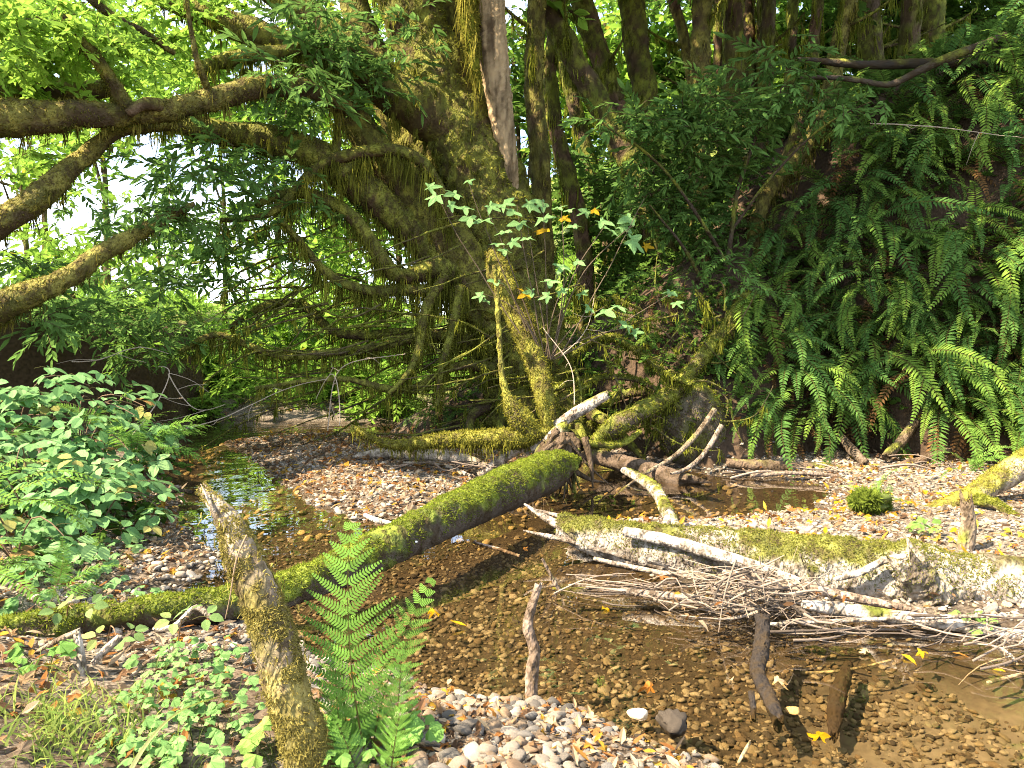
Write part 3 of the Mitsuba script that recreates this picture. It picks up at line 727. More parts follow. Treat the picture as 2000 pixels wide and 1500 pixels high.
# laurel bush with glossy leaves, its branch arching over the bank
lb = thing('laurel_bush', 'glossy dark green laurel bush with a lit upper branch in front of the slim trunks', 'shrub')
for i, pth in enumerate([[(1390, 640, 10.6, 9), (1420, 520, 10.4, 8), (1440, 380, 10.2, 7), (1500, 220, 9.9, 5), (1560, 120, 9.7, 3)], [(1420, 520, 10.4, 6), (1350, 400, 10.0, 5), (1250, 290, 9.7, 4), (1170, 240, 9.6, 2)],
                         [(1430, 450, 10.3, 5), (1520, 330, 9.9, 4), (1620, 240, 9.6, 3), (1700, 200, 9.4, 2)], [(1400, 600, 10.5, 6), (1330, 480, 10.2, 5), (1270, 400, 10, 3)]]):
    limb(lb, 'stem', px_path([(a, b, c, 0.6 * d) for a, b, c, d in pth]), (0.055, 0.04, 0.028), 0.45, 0.3, 7, 0.08, 520 + i)
foliage(lb, [pxblob(1300, 235, 9.9, 150, 55, 0.6, 101, 'bay', 1.05), pxblob(1450, 190, 9.9, 120, 70, 0.6, 81, 'bay', 1.05), pxblob(1540, 110, 9.7, 60, 40, 0.3, 18, 'bay', 1.05), pxblob(1570, 200, 9.7, 80, 50, 0.4, 32, 'bay', 1.05),
             pxblob(1680, 205, 9.4, 50, 16, 0.2, 8, 'bay', 1.00), pxblob(1330, 320, 10.2, 130, 60, 0.6, 94, 'bay', 1.00), pxblob(1280, 400, 10.6, 110, 70, 0.5, 74, 'bay', 1.00), pxblob(1430, 310, 10.4, 90, 70, 0.5, 54, 'bay', 1.00),
             pxblob(1370, 420, 10.6, 110, 60, 0.5, 54, 'bay', 0.95)])
# tangle of thin mossy brush between the leaning pole and the fern curtain
bt = thing('brush_tangle', 'tangle of thin mossy twigs and small leaves between the leaning pole and the ferns', 'brush')
for i in range(75):
    px, py, dep = 1090 + 370 * r_tw.random(), 560 + 290 * r_tw.random(), 8.9 + 0.8 * r_tw.random()
    a = at(px, py, dep)
    e = a + [0.35 * r_tw.normal(), -0.12 * r_tw.random(), 0.28 * r_tw.normal() - 0.05]
    limb(bt, 'twig', (np.array([a, (a + e) / 2 + 0.06 * r_tw.normal(size=3), e]), np.array([0.013, 0.009, 0.003])), (0.10, 0.075, 0.045), 0.55, 0.4, 5, 0.06, 2200 + i, 70 if i % 2 else 0, 0.035, 6 if i % 3 else 0, 0.14, wob=0.1)
foliage(bt, [pxblob(1250, 640, 9.4, 160, 120, 0.5, 55, 'deep', 0.6), pxblob(1400, 560, 9.6, 90, 120, 0.5, 40, 'bay', 0.7)], 'leaves')
# undergrowth that covers the banks
def cover(key, label, n, x0, x1, y0, y1, kind, scale, ok, lift=0.05):
    q = np.column_stack([x0 + (x1 - x0) * r_fol.random(n), y0 + (y1 - y0) * r_fol.random(n)])
    z = height(q)
    e = 0.05
    gx_, gy_ = (height(q + [e, 0]) - z) / e, (height(q + [0, e]) - z) / e
    for j in np.nonzero(ok(q, z))[0]:
        nn = unit([-gx_[j], -gy_[j], 1.0])
        az = r_fol.random() * 6.283
        d = unit(np.array([math.cos(az), math.sin(az), 0]) * 0.8 + nn * (0.5 + 0.5 * r_fol.random()))
        scene[f'{key}__{j:04d}'] = {'type': 'instance', 'to_world': trs([q[j, 0], q[j, 1], z[j] + lift - 0.05], frame(d, unit(nn + [0, 0, 0.6])), scale * (0.6 + 0.7 * r_fol.random())), 'group': {'type': 'ref', 'id': f'{kind}_spray{r_fol.integers(COUNT[kind])}'}}
    tag(key, label, 'undergrowth', None, 'stuff')


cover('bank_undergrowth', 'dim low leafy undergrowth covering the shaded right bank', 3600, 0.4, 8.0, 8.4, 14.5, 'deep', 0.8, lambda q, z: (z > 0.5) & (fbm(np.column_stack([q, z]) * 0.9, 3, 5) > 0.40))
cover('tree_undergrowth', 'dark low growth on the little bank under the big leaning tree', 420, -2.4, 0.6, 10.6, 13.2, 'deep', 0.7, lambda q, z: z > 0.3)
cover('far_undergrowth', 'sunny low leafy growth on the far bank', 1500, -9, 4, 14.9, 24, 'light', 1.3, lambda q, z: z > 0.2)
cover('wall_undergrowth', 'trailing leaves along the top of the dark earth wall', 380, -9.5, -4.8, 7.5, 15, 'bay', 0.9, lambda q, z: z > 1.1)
# ------------------------------------------------------------------ ferns
def frond(L, rise, droop, pairs, pin, tone, seed, bip=False, stalk=0.12):
    """A fern frond growing along +x from the origin, arching over: every pinna its own leaf face."""
    r, mb = rng(seed), MB()
    n = 26
    s = np.linspace(0, 1, n)
    th = math.radians(rise) - math.radians(droop) * s ** 1.3
    side = 0.12 * r.normal() * s ** 2
    ax = np.column_stack([np.cumsum(np.cos(th)) / n * L, side * L, np.cumsum(np.sin(th)) / n * L])
    t = unit(np.gradient(ax, axis=0))
    v, f, _ = sweep(ax[::3], np.linspace(0.0035, 0.001, len(ax[::3])), 3, L / 12, 0, 1, 0)
    mb.add(v, f, (0.10, 0.085, 0.03))
    for k in range(pairs):
        q = stalk + (1 - stalk) * (k + 0.5) / pairs
        w = pin * (min(1, (q - stalk) / 0.22 + 0.35)) * (1 - ((q - 0.35) / 0.66) ** 2 * 0.92 if q > 0.35 else 1)
        p = np.array([np.interp(q, s, ax[:, i]) for i in range(3)])
        d = np.array([np.interp(q, s, t[:, i]) for i in range(3)])
        up = unit(np.cross(d, [0, 1, 0])) * -1
        up = up if up[2] >= 0 or abs(d[2]) > 0.9 else -up
        for sd in (-1, 1):
            a = 1.25 - 0.35 * q + 0.08 * r.normal()
            y = np.cross(up, d)
            dd = unit(d * math.cos(a) + sd * y * math.sin(a) + up * (0.18 + 0.12 * r.normal()) - np.array([0, 0, 0.22]))
            c = np.clip(np.array(tone) * (1 + 0.18 * r.normal()), 0.004, 0.6)
            wd = L * (1 - stalk) / pairs * (0.66 if bip else 0.6)
            if not bip:
                e = np.cross(up, dd)
                V = [p, p + dd * w * 0.25 - e * wd * 0.5, p + dd * w * 0.25 + e * wd * 0.5 + up * wd * 0.1, p + dd * w * 0.7 - e * wd * 0.36, p + dd * w * 0.7 + e * wd * 0.36, p + dd * w - up * w * 0.1]
                mb.add(V, [[0, 1, 2], [1, 3, 4], [1, 4, 2], [3, 5, 4]], c)
            else:
                m = max(5, int(20 * w / pin))
                e = np.cross(up, dd)
                for j in range(m):
                    u = (j + 0.6) / m
                    pw = wd * (0.66 + 0.15 * r.random()) * (1 - 0.85 * u ** 1.5)
                    b = p + dd * w * u - up * w * 0.12 * u * u
                    for s2 in (-1, 1):
                        g = unit(dd * 0.45 + s2 * e)
                        h = np.cross(up, g) * w / m * 0.36
                        mb.add([b - h, b + h, b + g * pw * 0.7 + h * 0.8, b + g * pw - h * 0.1, b + g * pw * 0.7 - h * 0.8], [[0, 1, 2], [0, 2, 4], [4, 2, 3]], c * (0.9 + 0.2 * r.random()))
    return mb


FRONDS = {}
for i in range(8):
    tone = [(0.110, 0.200, 0.036), (0.070, 0.150, 0.036), (0.155, 0.255, 0.042), (0.09, 0.175, 0.040)][i % 4]
    FRONDS['sword', i] = frond(0.95, 46 - 6 * (i % 3), 86 + 15 * (i % 4), 34, 0.080, tone, 600 + i).ply('glossy_leaf', False)
for i in range(2):
    FRONDS['old', i] = frond(0.8, 10, 95 + 10 * i, 24, 0.06, (0.22, 0.12, 0.05), 620 + i).ply('leaf', False)
for i in range(3):
    FRONDS['light', i] = frond(0.8, 62, 75 + 15 * i, 26, 0.085, (0.17, 0.32, 0.06), 630 + i).ply('leaf', False)
for i in range(4):
    FRONDS['lady', i] = frond(0.85, 70, 55 + 18 * i, 20, 0.16, [(0.16, 0.31, 0.05), (0.13, 0.27, 0.05)][i % 2], 640 + i, True, 0.2).ply('leaf', False)
NV = {'sword': 8, 'old': 2, 'light': 3, 'lady': 4}
r_fern = rng(777)


def fern(name, label, p, n, size, kind='sword', out=None, fan=2.2, group=None, old=1, tilt=0.0):
    """A clump of fronds at p; out: the heading (radians) that most fronds lean to, fan the spread about it."""
    k = thing(name, label, 'fern', group)
    for i in range(n):
        kd = 'old' if i < old else kind
        az = (r_fern.random() * 6.283 if out is None else out + fan * (r_fern.random() * 2 - 1))
        R = rot([0, 0, 1], az) @ rot([0, 1, 0], tilt + r_fern.normal() * 0.28 + (0.5 if kd == 'old' else 0)) @ rot([1, 0, 0], r_fern.normal() * 0.35)
        put('frond', {**FRONDS[kd, int(r_fern.integers(NV[kd]))], 'to_world': trs(p + r_fern.normal(size=3) * 0.02, R, size * (0.7 + 0.5 * r_fern.random()))}, k)
    return k


OUT = -math.pi / 2
ZONES = [   # pixel positions of fern crowns on the bank, frond count, size, label
    ([(1520, 470), (1575, 410), (1640, 395), (1700, 370), (1760, 395), (1560, 520), (1620, 480), (1690, 470), (1745, 470), (1600, 560), (1655, 560), (1715, 560), (1540, 620), (1580, 680), (1640, 650), (1700, 640), (1740, 640), (1610, 740), (1665, 730), (1540, 750), (1500, 600), (1490, 690), (1570, 800), (1640, 790), (1700, 720), (1760, 560)],
     16, 1.4, 'sword fern # of the hanging curtain', 'sword ferns hanging over the bank'),
    ([(1880, 520), (1950, 490), (1990, 560), (1840, 590), (1910, 600), (1975, 640), (1860, 660), (1930, 690), (1990, 720), (1850, 740), (1900, 770), (1960, 790), (1830, 800), (1890, 840), (1990, 850), (2060, 600), (2060, 740), (1940, 580), (1880, 700), (1900, 440), (1970, 410), (1850, 470), (1800, 640), (1790, 720)],
     16, 1.35, 'sword fern # of the right slope', 'sword ferns on the right slope'),
    ([(1690, 270), (1760, 260), (1830, 230), (1900, 190), (1960, 130), (1990, 220), (1930, 260), (1860, 330), (1800, 330), (1730, 330), (1960, 330), (2010, 70), (1880, 120), (1820, 150), (1660, 210), (1700, 300), (1760, 200)],
     15, 1.5, 'dim sword fern # of the upper slope', 'sword ferns high on the slope'),
    ([(1310, 640), (1380, 600), (1440, 560), (1350, 720), (1420, 700), (1480, 680), (1460, 780), (1400, 480), (1280, 560), (1500, 820), ],
     8, 0.85, 'shaded fern # right of the mossy pole', 'shaded ferns behind the mossy branches'),
    ([(800, 790), (850, 760), (880, 810), (930, 800), (790, 760), (760, 810), (830, 825), (970, 820), (1010, 790), (900, 740)], 11, 0.8, 'dark fern # under the leaning tree', 'dark ferns under the leaning tree'),
]
ORD = ['first', 'second', 'third', 'fourth', 'fifth', 'sixth', 'seventh', 'eighth', 'ninth', 'tenth', 'eleventh', 'twelfth']


def ranked(spots, lab, rows=('top row', 'second row', 'third row', 'bottom row')):
    # names each spot by its row from above and its place in the row from the left
    s = sorted(spots, key=lambda q: q[1])
    per = -(-len(s) // len(rows))
    out = {}
    for i, row in enumerate(rows):
        for j, q in enumerate(sorted(s[i * per:(i + 1) * per])):
            out[q] = lab.replace('#', f'{ORD[j]} from the left in the {row}')
    return out


for zi, (spots, n, size, lab, grp) in enumerate(ZONES):
    names = ranked(spots, lab)
    for px, py in spots:
        lab = names[px, py]
        p = ground_point(px + r_fern.normal() * 8, py + r_fern.normal() * 8)
        fern('sword_fern', lab, p + [0, -0.03, 0.0], n, size * (0.75 + 0.5 * r_fern.random()), 'sword', OUT + (0.35 if px > 1800 else -0.1), 1.25, grp, int(r_fern.integers(1, 4)), 0.25 if zi < 2 else 0.1)
q = onplane(1718, 985, 0.16)
fern('small_fern', 'small bright green fern on the gravel beside the round moss tuft', q, 6, 0.5, 'light', None, 3, None, 0)
fern('yellow_fern', 'upright yellow-green fern glowing above the bramble mound', at(205, 850, 6.6), 8, 0.62, 'lady', None, 3, None, 0, -0.25)
fern('creekside_fern', 'arching fern leaning from the bramble mound toward the creek', at(262, 905, 6.4), 11, 0.75, 'lady', -0.5, 1.2, None, 0)
fern('edge_fern', 'pale sunlit sword fern with broad fronds at the left edge', at(-40, 1010, 4.3), 11, 0.85, 'light', -0.3, 1.3, None, 0, 0.15)
fern('edge_fern', 'second pale fern below the first at the left edge, near the log', at(-70, 1130, 4.0), 8, 0.7, 'light', -0.1, 0.9, None, 0, 0.2)
fern('log_fern', 'little green fern behind the left end of the crossing log', onplane(105, 1180, 0.2), 6, 0.4, 'lady', None, 3, None, 0)
fern('root_fern', 'fern clump low at the foot of the right slope', onplane(1890, 925, 0.3), 9, 0.55, 'light', OUT, 1.8, None, 0)
lf = thing('lady_fern', 'tall feathery fern growing beside the leaning broken stump in front', 'fern')
LADY = [FRONDS['lady', 0], FRONDS['lady', 1], FRONDS['lady', 2]]
for i, (bx, by, tx, ty, L0, dep) in enumerate([(735, 1560, 622, 1112, 0.21, 2.46), (720, 1540, 745, 1190, 0.12, 2.52), (740, 1560, 800, 1330, 0.10, 2.42), (700, 1550, 640, 1240, 0.12, 2.58), (690, 1560, 640, 1340, 0.10, 2.5), (760, 1570, 770, 1420, 0.09, 2.38), (680, 1540, 700, 1330, 0.11, 2.6), (720, 1580, 680, 1440, 0.09, 2.38)]):
    b, e = at(bx, by, dep + 0.05), at(tx, ty, dep)
    d = e - b
    L = np.linalg.norm(d)
    mbf = frond(L * 1.15, 4, 42, 15, L0, (0.14, 0.28, 0.05), 660 + i, True, 0.22)
    put('frond', mbf.ply('leaf', False, to_world=trs(b, frame(unit(d), unit([0.25 * r_fern.normal(), -0.85, 0.5])))), lf)

# ------------------------------------------------------------------ brambles, herbs, grass on the left bank
def trifoliate(size, seed, tone, fold=0.22):
    r, mb = rng(seed), MB()
    v, f = leaf_blade(size, size * 0.72, fold, 0.15, (0.2, 0.5, 0.8), (0.75, 1.0, 0.6))
    for a in (-1.15, 0, 1.15):
        R = rot([0, 0, 1], a) @ rot([1, 0, 0], r.normal() * 0.2) @ rot([0, 1, 0], 0.12 + r.normal() * 0.12)
        mb.add(place(v, R, [0.02 * math.cos(a), 0.02 * math.sin(a), 0], 1.0 if a == 0 else 0.85), f, np.clip(np.array(tone) * (1 + 0.15 * r.normal()), 0.01, 0.7))
    sv, sf, _ = sweep(np.array([[-0.07, 0, -0.02], [-0.03, 0, 0], [0.02, 0, 0]]), [0.0018] * 3, 3, 0.05, 0, 1, 0)
    mb.add(sv, sf, (0.10, 0.10, 0.04))
    return mb


BRAM = [trifoliate(0.10 + 0.012 * (i % 3), 700 + i, [(0.15, 0.29, 0.11), (0.19, 0.34, 0.14), (0.12, 0.25, 0.09), (0.23, 0.38, 0.15), (0.30, 0.30, 0.10), (0.15, 0.29, 0.11), (0.17, 0.33, 0.12), (0.26, 0.17, 0.07)][i % 8]).ply('glossy_leaf', False) for i in range(16)]
r_br = rng(808)
for i, (px, py, dep, rad, lab) in enumerate([(30, 850, 6.5, 0.62, 'bramble bush at the far left edge under the dark earth wall'), (150, 870, 6.4, 0.60, 'bramble bush with pale top leaves below the dark earth wall'),
                                             (195, 940, 6.2, 0.40, 'bramble bush sloping to the creek under the arching fern'), (60, 985, 5.6, 0.56, 'bramble bush in the middle of the left mound'),
                                             (190, 1010, 5.5, 0.42, 'bramble bush low on the mound beside the leaf litter'), (30, 1110, 4.8, 0.42, 'bramble bush under the pale fern at the left edge'),
                                             (285, 872, 8.3, 0.30, 'bramble sprig with broad leaves overhanging the upper channel'), (-120, 900, 6.0, 0.7, 'bramble bush cut by the left edge of the view')]):
    b = thing('bramble_bush', lab, 'bush', 'brambles on the left bank')
    c = at(px, py, dep)
    g0 = float(zg(c[0], c[1])[0])
    for k in range(7):
        a = r_br.random() * 6.283
        e = c + np.array([math.cos(a) * rad, math.sin(a) * rad, r_br.random() * rad * 0.7])
        limb(b, 'cane', (np.array([[c[0], c[1], g0], [(c[0] + e[0]) / 2, (c[1] + e[1]) / 2, e[2] + 0.1], e]), np.array([0.006, 0.005, 0.003])), (0.12, 0.08, 0.05), 0.1, 0, 5, 0.1, 820 + k, smooth=True, mat='matt')
    for k in range(int(220 * rad ** 1.3)):
        u = unit(r_br.normal(size=3) + [0.15, -0.45, 0.55])
        p = c + u * rad * [1.2, 1.0, 0.85] * (0.62 + 0.62 * r_br.random() ** 0.8)
        if p[2] < float(zg(p[0], p[1])[0]) + 0.03:
            continue
        az = r_br.random() * 6.283
        R = frame(unit(np.array([math.cos(az), math.sin(az), -0.25]) + 0.5 * u * [1, 1, 0]), unit(u * 0.7 + [0, 0, 0.9] + 0.25 * r_br.normal(size=3)))
        put('leaf', {**BRAM[int(r_br.choice(16, p=np.array([4, 4, 4, 3, 1, 4, 4, 0.4] * 2) / 48.8))], 'to_world': trs(p, R, 0.8 + 0.45 * r_br.random())}, b)
    foliage(b, [(c - [0, 0, rad * 0.25], (rad * 0.85, rad * 0.8, rad * 0.7), int(60 * rad), 'deep', 0.8)])
for i, (px, py, dep, lab) in enumerate([(145, 1185, 3.55, 'bramble shoot with five pale leaves lying on the left part of the crossing log'), (225, 1245, 3.45, 'bramble shoot in front of the crossing log, left of the broken twig'), (370, 1205, 3.4, 'bramble shoot with two leaves against the dark middle of the crossing log'), (10, 1330, 3.0, 'bramble shoot at the left edge below the log')]):
    b = thing('bramble_shoot', lab, 'plant')
    c = at(px, py, dep)
    e = np.array([c[0] - 0.12, c[1] + 0.15, float(zg(c[0] - 0.12, c[1] + 0.15)[0])])
    limb(b, 'cane', (np.array([e, (c + e) / 2 + [0, 0, 0.08], c]), np.array([0.004, 0.003, 0.002])), (0.14, 0.09, 0.05), 0.1, 0, 5, 0.06, 840 + i, mat='matt')
    for k in range(3):
        R = frame([math.cos(2.1 * k + i), math.sin(2.1 * k + i) * 0.8, 0.05], unit([0.1, -0.55, 0.8]))
        put('leaf', {**trifoliate(0.075, 850 + 3 * i + k, (0.26, 0.34, 0.12) if k % 2 else (0.18, 0.29, 0.10)).ply('leaf', False), 'to_world': trs(c + R[:, 0] * 0.07, R, 0.9)}, b)


def lobed(size, seed, tone):
    """A small rounded leaf with three notched lobes."""
    r = rng(seed)
    v = [[0, 0, 0]]
    n = 17
    for i in range(n):
        a = math.radians(-150 + 300 * i / (n - 1))
        l = size * (0.75 + 0.25 * abs(math.cos(1.5 * a)) ** 0.7 - 0.10 * (i % 2)) * (0.95 + 0.1 * r.random())
        v.append([0.3 * size + l * math.cos(a) * 0.6, l * math.sin(a) * 0.62, 0.12 * size * math.sin(3 * a) - 0.25 * l * l / size])
    return np.array(v), np.array([[0, i, i + 1] for i in range(1, n)]), np.clip(np.array(tone) * (1 + 0.15 * r.normal()), 0.01, 0.6)


def herb(name, label, p, n, rad, h, size, tone, seed, group=None):
    k = thing(name, label, 'plant', group)
    r, sm = rng(seed), MB()
    for i in range(n):
        a, d = r.random() * 6.283, rad * math.sqrt(r.random())
        e = p + np.array([math.cos(a) * d, math.sin(a) * d, h * (0.6 + 0.6 * r.random()) * (1 - 0.35 * d / rad)])
        root = p + (e - p) * [0.25, 0.25, 0]
        sv, sf, _ = sweep(np.array([root - [0, 0, 0.02], (root + e) / 2 + [0, 0, 0.015], e]), [0.0016, 0.0014, 0.001], 3, 0.05, 0, 1, 0)
        sm.add(sv, sf, (0.10, 0.14, 0.04))
        v, f, c = lobed(size * (0.7 + 0.6 * r.random()), seed + i, tone)
        R = frame([math.cos(a), math.sin(a), -0.2], unit([0.3 * r.normal() - 0.1, 0.3 * r.normal() - 0.3, 1]))
        put('leaf', MB().add(v, f, c).ply('leaf', False, to_world=trs(e, R)), k)
    put('stems', sm.ply('leaf', False), k, 'stuff')


r_h = rng(909)
HERB = [(300, 1300), (340, 1275), (385, 1285), (430, 1270), (330, 1340), (380, 1330), (425, 1320), (300, 1370), (350, 1390), (410, 1375), (460, 1350), (280, 1440), (330, 1450), (380, 1440), (430, 1420), (470, 1410), (240, 1400), (300, 1490), (360, 1495), (250, 1470)]
HN = ranked(HERB, 'lobed herb # left of the leaning stump')
for i, (px, py) in enumerate(HERB):
    p = ground_point(px, py + 22)
    herb('lobed_herb', HN[px, py], p, 11, 0.11, 0.10, 0.038, [(0.22, 0.40, 0.13), (0.18, 0.34, 0.11)][i % 2], 910 + 20 * i, 'herbs in the near left patch')
BH = [(60, 1190), (110, 1150), (160, 1120), (220, 1090), (60, 1120), (250, 1180), (200, 1150), (100, 1100), (30, 1180), (150, 1075), (240, 1050), (280, 1030)]
BN = ranked(BH, 'low herb # behind the crossing log', ('back row', 'middle row', 'front row'))
for i, (px, py) in enumerate(BH):
    p = ground_point(px, py + 10)
    herb('bank_herb', BN[px, py], p, 10, 0.16, 0.12, 0.055, (0.19, 0.35, 0.13), 1500 + 20 * i, 'herbs behind the log')
for i, (px, py, lab) in enumerate([(85, 1300, 'small herb among dead leaves in front of the log, far left'), (740, 1470, 'broad-leaved weed at the foot of the feathery fern, left of the pebbles'), (700, 1440, 'weed of nettle-like leaves under the feathery fern'), (790, 1440, 'little round-leaved seedlings on the pebbles right of the feathery fern'),
                                   (640, 1490, 'green weed right against the foot of the leaning stump'), (1810, 1035, 'bright pale green plant on the gravel under the mossy limb at the right'), (1905, 1235, 'small green leaved sprig growing in the driftwood at the right edge'), (545, 1480, 'weed left of the base of the leaning stump')]):
    p = ground_point(px, py + 12) if i != 6 else at(px, py + 10, 4.0)
    herb('weed', lab, p, 12, 0.12, 0.13, 0.055, (0.22, 0.38, 0.09) if i > 4 else (0.17, 0.33, 0.08), 1800 + 20 * i)
mb = MB()
gp = np.array([ground_point(px, py) for px, py in zip(r_h.normal(150, 110, 60), r_h.normal(1430, 45, 60))])
gp = np.repeat(gp, 12, 0) + r_h.normal(size=(720, 3)) * [0.06, 0.06, 0]
d = unit(np.column_stack([r_h.normal(size=(720, 2)) * 0.55, np.ones(720)]))
L, tip = 0.04 + 0.08 * r_h.random(720), r_h.normal(size=(720, 3)) * 0.02
w = np.cross(d, r_h.normal(size=(720, 3))) * 0.0022
m = gp + d * L[:, None] * 0.6
V = np.stack([gp - w, gp + w, m - w * 0.8, m + w * 0.8, m + unit(d * [1.8, 1.8, 0.45]) * L[:, None] * 0.5], 1)
mb.add(V, (np.array([[0, 1, 3], [0, 3, 2], [2, 3, 4]])[None] + 5 * np.arange(720)[:, None, None]).reshape(-1, 3), np.repeat(lerp((0.15, 0.24, 0.05), (0.32, 0.38, 0.10), r_h.random(720)), 5, 0))
scene['grass'] = mb.ply('leaf', False)
tag('grass', 'thin green grass on bare soil in the near left corner', 'grass', None, 'stuff')
v = np.array([at(246, 1520, 2.35), at(300, 1435, 2.4), at(350, 1390, 2.45), at(425, 1362, 2.5)])
bp, _ = resample(v, [1] * 4, 0.02)
ww = np.linspace(0.008, 0.0008, len(bp))[:, None] * unit(np.cross(np.gradient(bp, axis=0), [0.3, -0.7, 0.6]))
n = len(bp)
mb = MB().add(np.vstack([bp - ww, bp + [0, 0, -0.003], bp + ww]), [t for i in range(n - 1) for a in (0, n) for t in ([a + i, a + i + 1, a + n + i + 1], [a + i, a + n + i + 1, a + n + i])], lerp((0.42, 0.42, 0.22), (0.24, 0.30, 0.05), np.tile(np.linspace(0, 1, n), 3)))
scene[thing('grass_blade', 'single long bent blade of pale grass arching in front of the herbs', 'grass blade')] = mb.ply('leaf', False)

# ------------------------------------------------------------------ the broken stump in front
st = thing('leaning_stump', 'broken mossy trunk leaning left in the foreground, its splintered top pale', 'stump')
sp, sr = px_path([(632, 1640, 2.42, 52), (610, 1500, 2.42, 47), (572, 1380, 2.44, 44), (538, 1260, 2.46, 42), (505, 1160, 2.48, 39), (475, 1090, 2.5, 34), (452, 1030, 2.52, 26), (425, 990, 2.53, 17), (400, 960, 2.55, 9)])
v, f, u = sweep(sp, sr, 44, 0.012, 0.17, 11, 950, rag=0.6)
c, m = bark_color(v, normals(v, f), (0.25, 0.20, 0.145), ((0.085, 0.075, 0.022), (0.27, 0.23, 0.07)), 0.56, 0.2, 951)
pale = sstep(0.74, 0.92, u)
c = lerp(c, lerp((0.16, 0.12, 0.08), (0.48, 0.42, 0.33), fbm(v * [60, 60, 9], 3, 952)), pale * (0.55 + 0.45 * fbm(v * 12, 2, 953)))
put('trunk', mikit.ply((v, f), 'bark', smooth=True, color=c), st)
SM = ((0.10, 0.088, 0.024), (0.36, 0.31, 0.085))
mb = MB()
fuzz(mb, v, f, 20000, 0.014, 954, SM, 0.6, lambda n_, c_: np.clip(1.25 - sstep(0.75, 1.2, c_[:, 2]), 0.05, 1) * (0.06 + (fbm(c_ * 13, 3, 955) > 0.5)))
strands(mb, v, f, 130, 0.03, 956, SM, 8, 0.002, under=False)
put('moss', mb.ply('mossy', False), st, 'stuff')
for i, (a, b_, w0) in enumerate([((470, 1085), (482, 1035), 9), ((452, 1060), (430, 1000), 6), ((490, 1100), (505, 1065), 5), ((440, 1030), (415, 965), 5), ((420, 1000), (392, 945), 5)]):
    sv, sf, _ = sweep(*px_path([(a[0], a[1], 2.48, w0), ((a[0] + b_[0]) / 2, (a[1] + b_[1]) / 2, 2.5, w0 * 0.8), (b_[0], b_[1], 2.52, 1)]), 7, 0.01, 0.15, 20, 960 + i, flat=0.5)
    put('splinter', mikit.ply((sv, sf), 'bark', smooth=True, color=lerp((0.13, 0.10, 0.07), (0.50, 0.44, 0.35), fbm(sv * [50, 50, 9], 3, 965 + i))), st)
sv, sf, _ = sweep(*px_path([(482, 1045, 2.44, 2), (463, 1090, 2.43, 2), (452, 1150, 2.43, 1.6), (440, 1208, 2.43, 0.8)]), 5, 0.01, 0.1, 20, 971)
put('dangling_twig', mikit.ply((sv, sf), 'matt', smooth=True, color=np.tile([0.22, 0.16, 0.10], (len(sv), 1))), st)

# ------------------------------------------------------------------ logs, branches and sticks
def log(name, label, cat, path, bark=GREY, cover=0.3, up=0.7, sides=14, step=0.04, seed=0, fz=0, size=0.02, hang=0, hlen=0.1, rag=0.3, rough=0.14, freq=6, mat='bark', moss=MOSS, group=None, weight=None, wob=0.03, flat=1.0):
    k = thing(name, label, cat, group)
    pts, rad = path if isinstance(path, tuple) else px_path(path)
    v, f, u = sweep(pts, rad, sides, step, rough, freq, seed, wob, rag, flat)
    c, m = bark_color(v, normals(v, f), bark, moss, cover, up, seed)
    v = cushion(v, f, m, rad)
    put('wood', mikit.ply((v, f), mat, smooth=True, color=c), k)
    if fz or hang:
        mb = MB()
        if fz:
            fuzz(mb, v, f, fz, size, seed + 1, moss, 0.2, weight or (lambda n_, c_: np.clip(0.25 + n_[:, 2], 0, 1)))
        if hang:
            strands(mb, v, f, hang, hlen, seed + 2, moss, 7, 0.004)
        put('moss', mb.ply('mossy', False), k, 'stuff')
    return k, v, f


FRESH = ((0.050, 0.070, 0.010), (0.21, 0.26, 0.03))
ka, va, fa = log('crossing_log', 'long dark log with green moss on top lying across the creek from lower left', 'log',
                 [(-330, 1278, 3.15, 32), (-120, 1262, 3.4, 32), (0, 1246, 3.56, 31), (150, 1222, 3.74, 29), (300, 1200, 3.9, 28), (440, 1182, 4.1, 30), (540, 1160, 4.35, 31), (620, 1133, 4.62, 32), (705, 1096, 4.9, 36), (800, 1050, 5.25, 37), (900, 1000, 5.8, 38), (1000, 954, 6.5, 40), (1065, 926, 7.15, 39), (1098, 912, 7.5, 26), (1118, 904, 7.7, 12)],
                 (0.065, 0.052, 0.038), 0.47, 0.75, 40, 0.02, 1001, 30000, 0.02, 0, 0.1, 0.4, 0.12, 4, moss=FRESH)
for i, (px, py) in enumerate([(788, 1073), (796, 1066), (805, 1060), (811, 1058), (783, 1078)]):
    s = trimesh.creation.icosphere(1, 1.0)
    vv = s.vertices * [0.016, 0.012, 0.009] * (1 + 0.4 * (noise(s.vertices * 3 + i)[:, None] - 0.5)) + at(px, py, 5.12)
    put('fungus', mikit.ply((vv, s.faces), 'matt', smooth=True, color=np.tile([0.75, 0.75, 0.70], (len(vv), 1))), ka, label='small white bracket fungus' if i == 0 else None)
sv, sf, _ = sweep(*px_path([(300, 1228, 3.72, 4), (345, 1220, 3.7, 6), (385, 1187, 3.7, 7), (410, 1205, 3.66, 5), (418, 1212, 3.65, 2)]), 7, 0.02, 0.2, 12, 1010)
put('broken_twig', mikit.ply((sv, sf), 'bark', smooth=True, color=bark_color(sv, normals(sv, sf), PALE, MOSS, 0.1, 0, 5)[0]), ka)

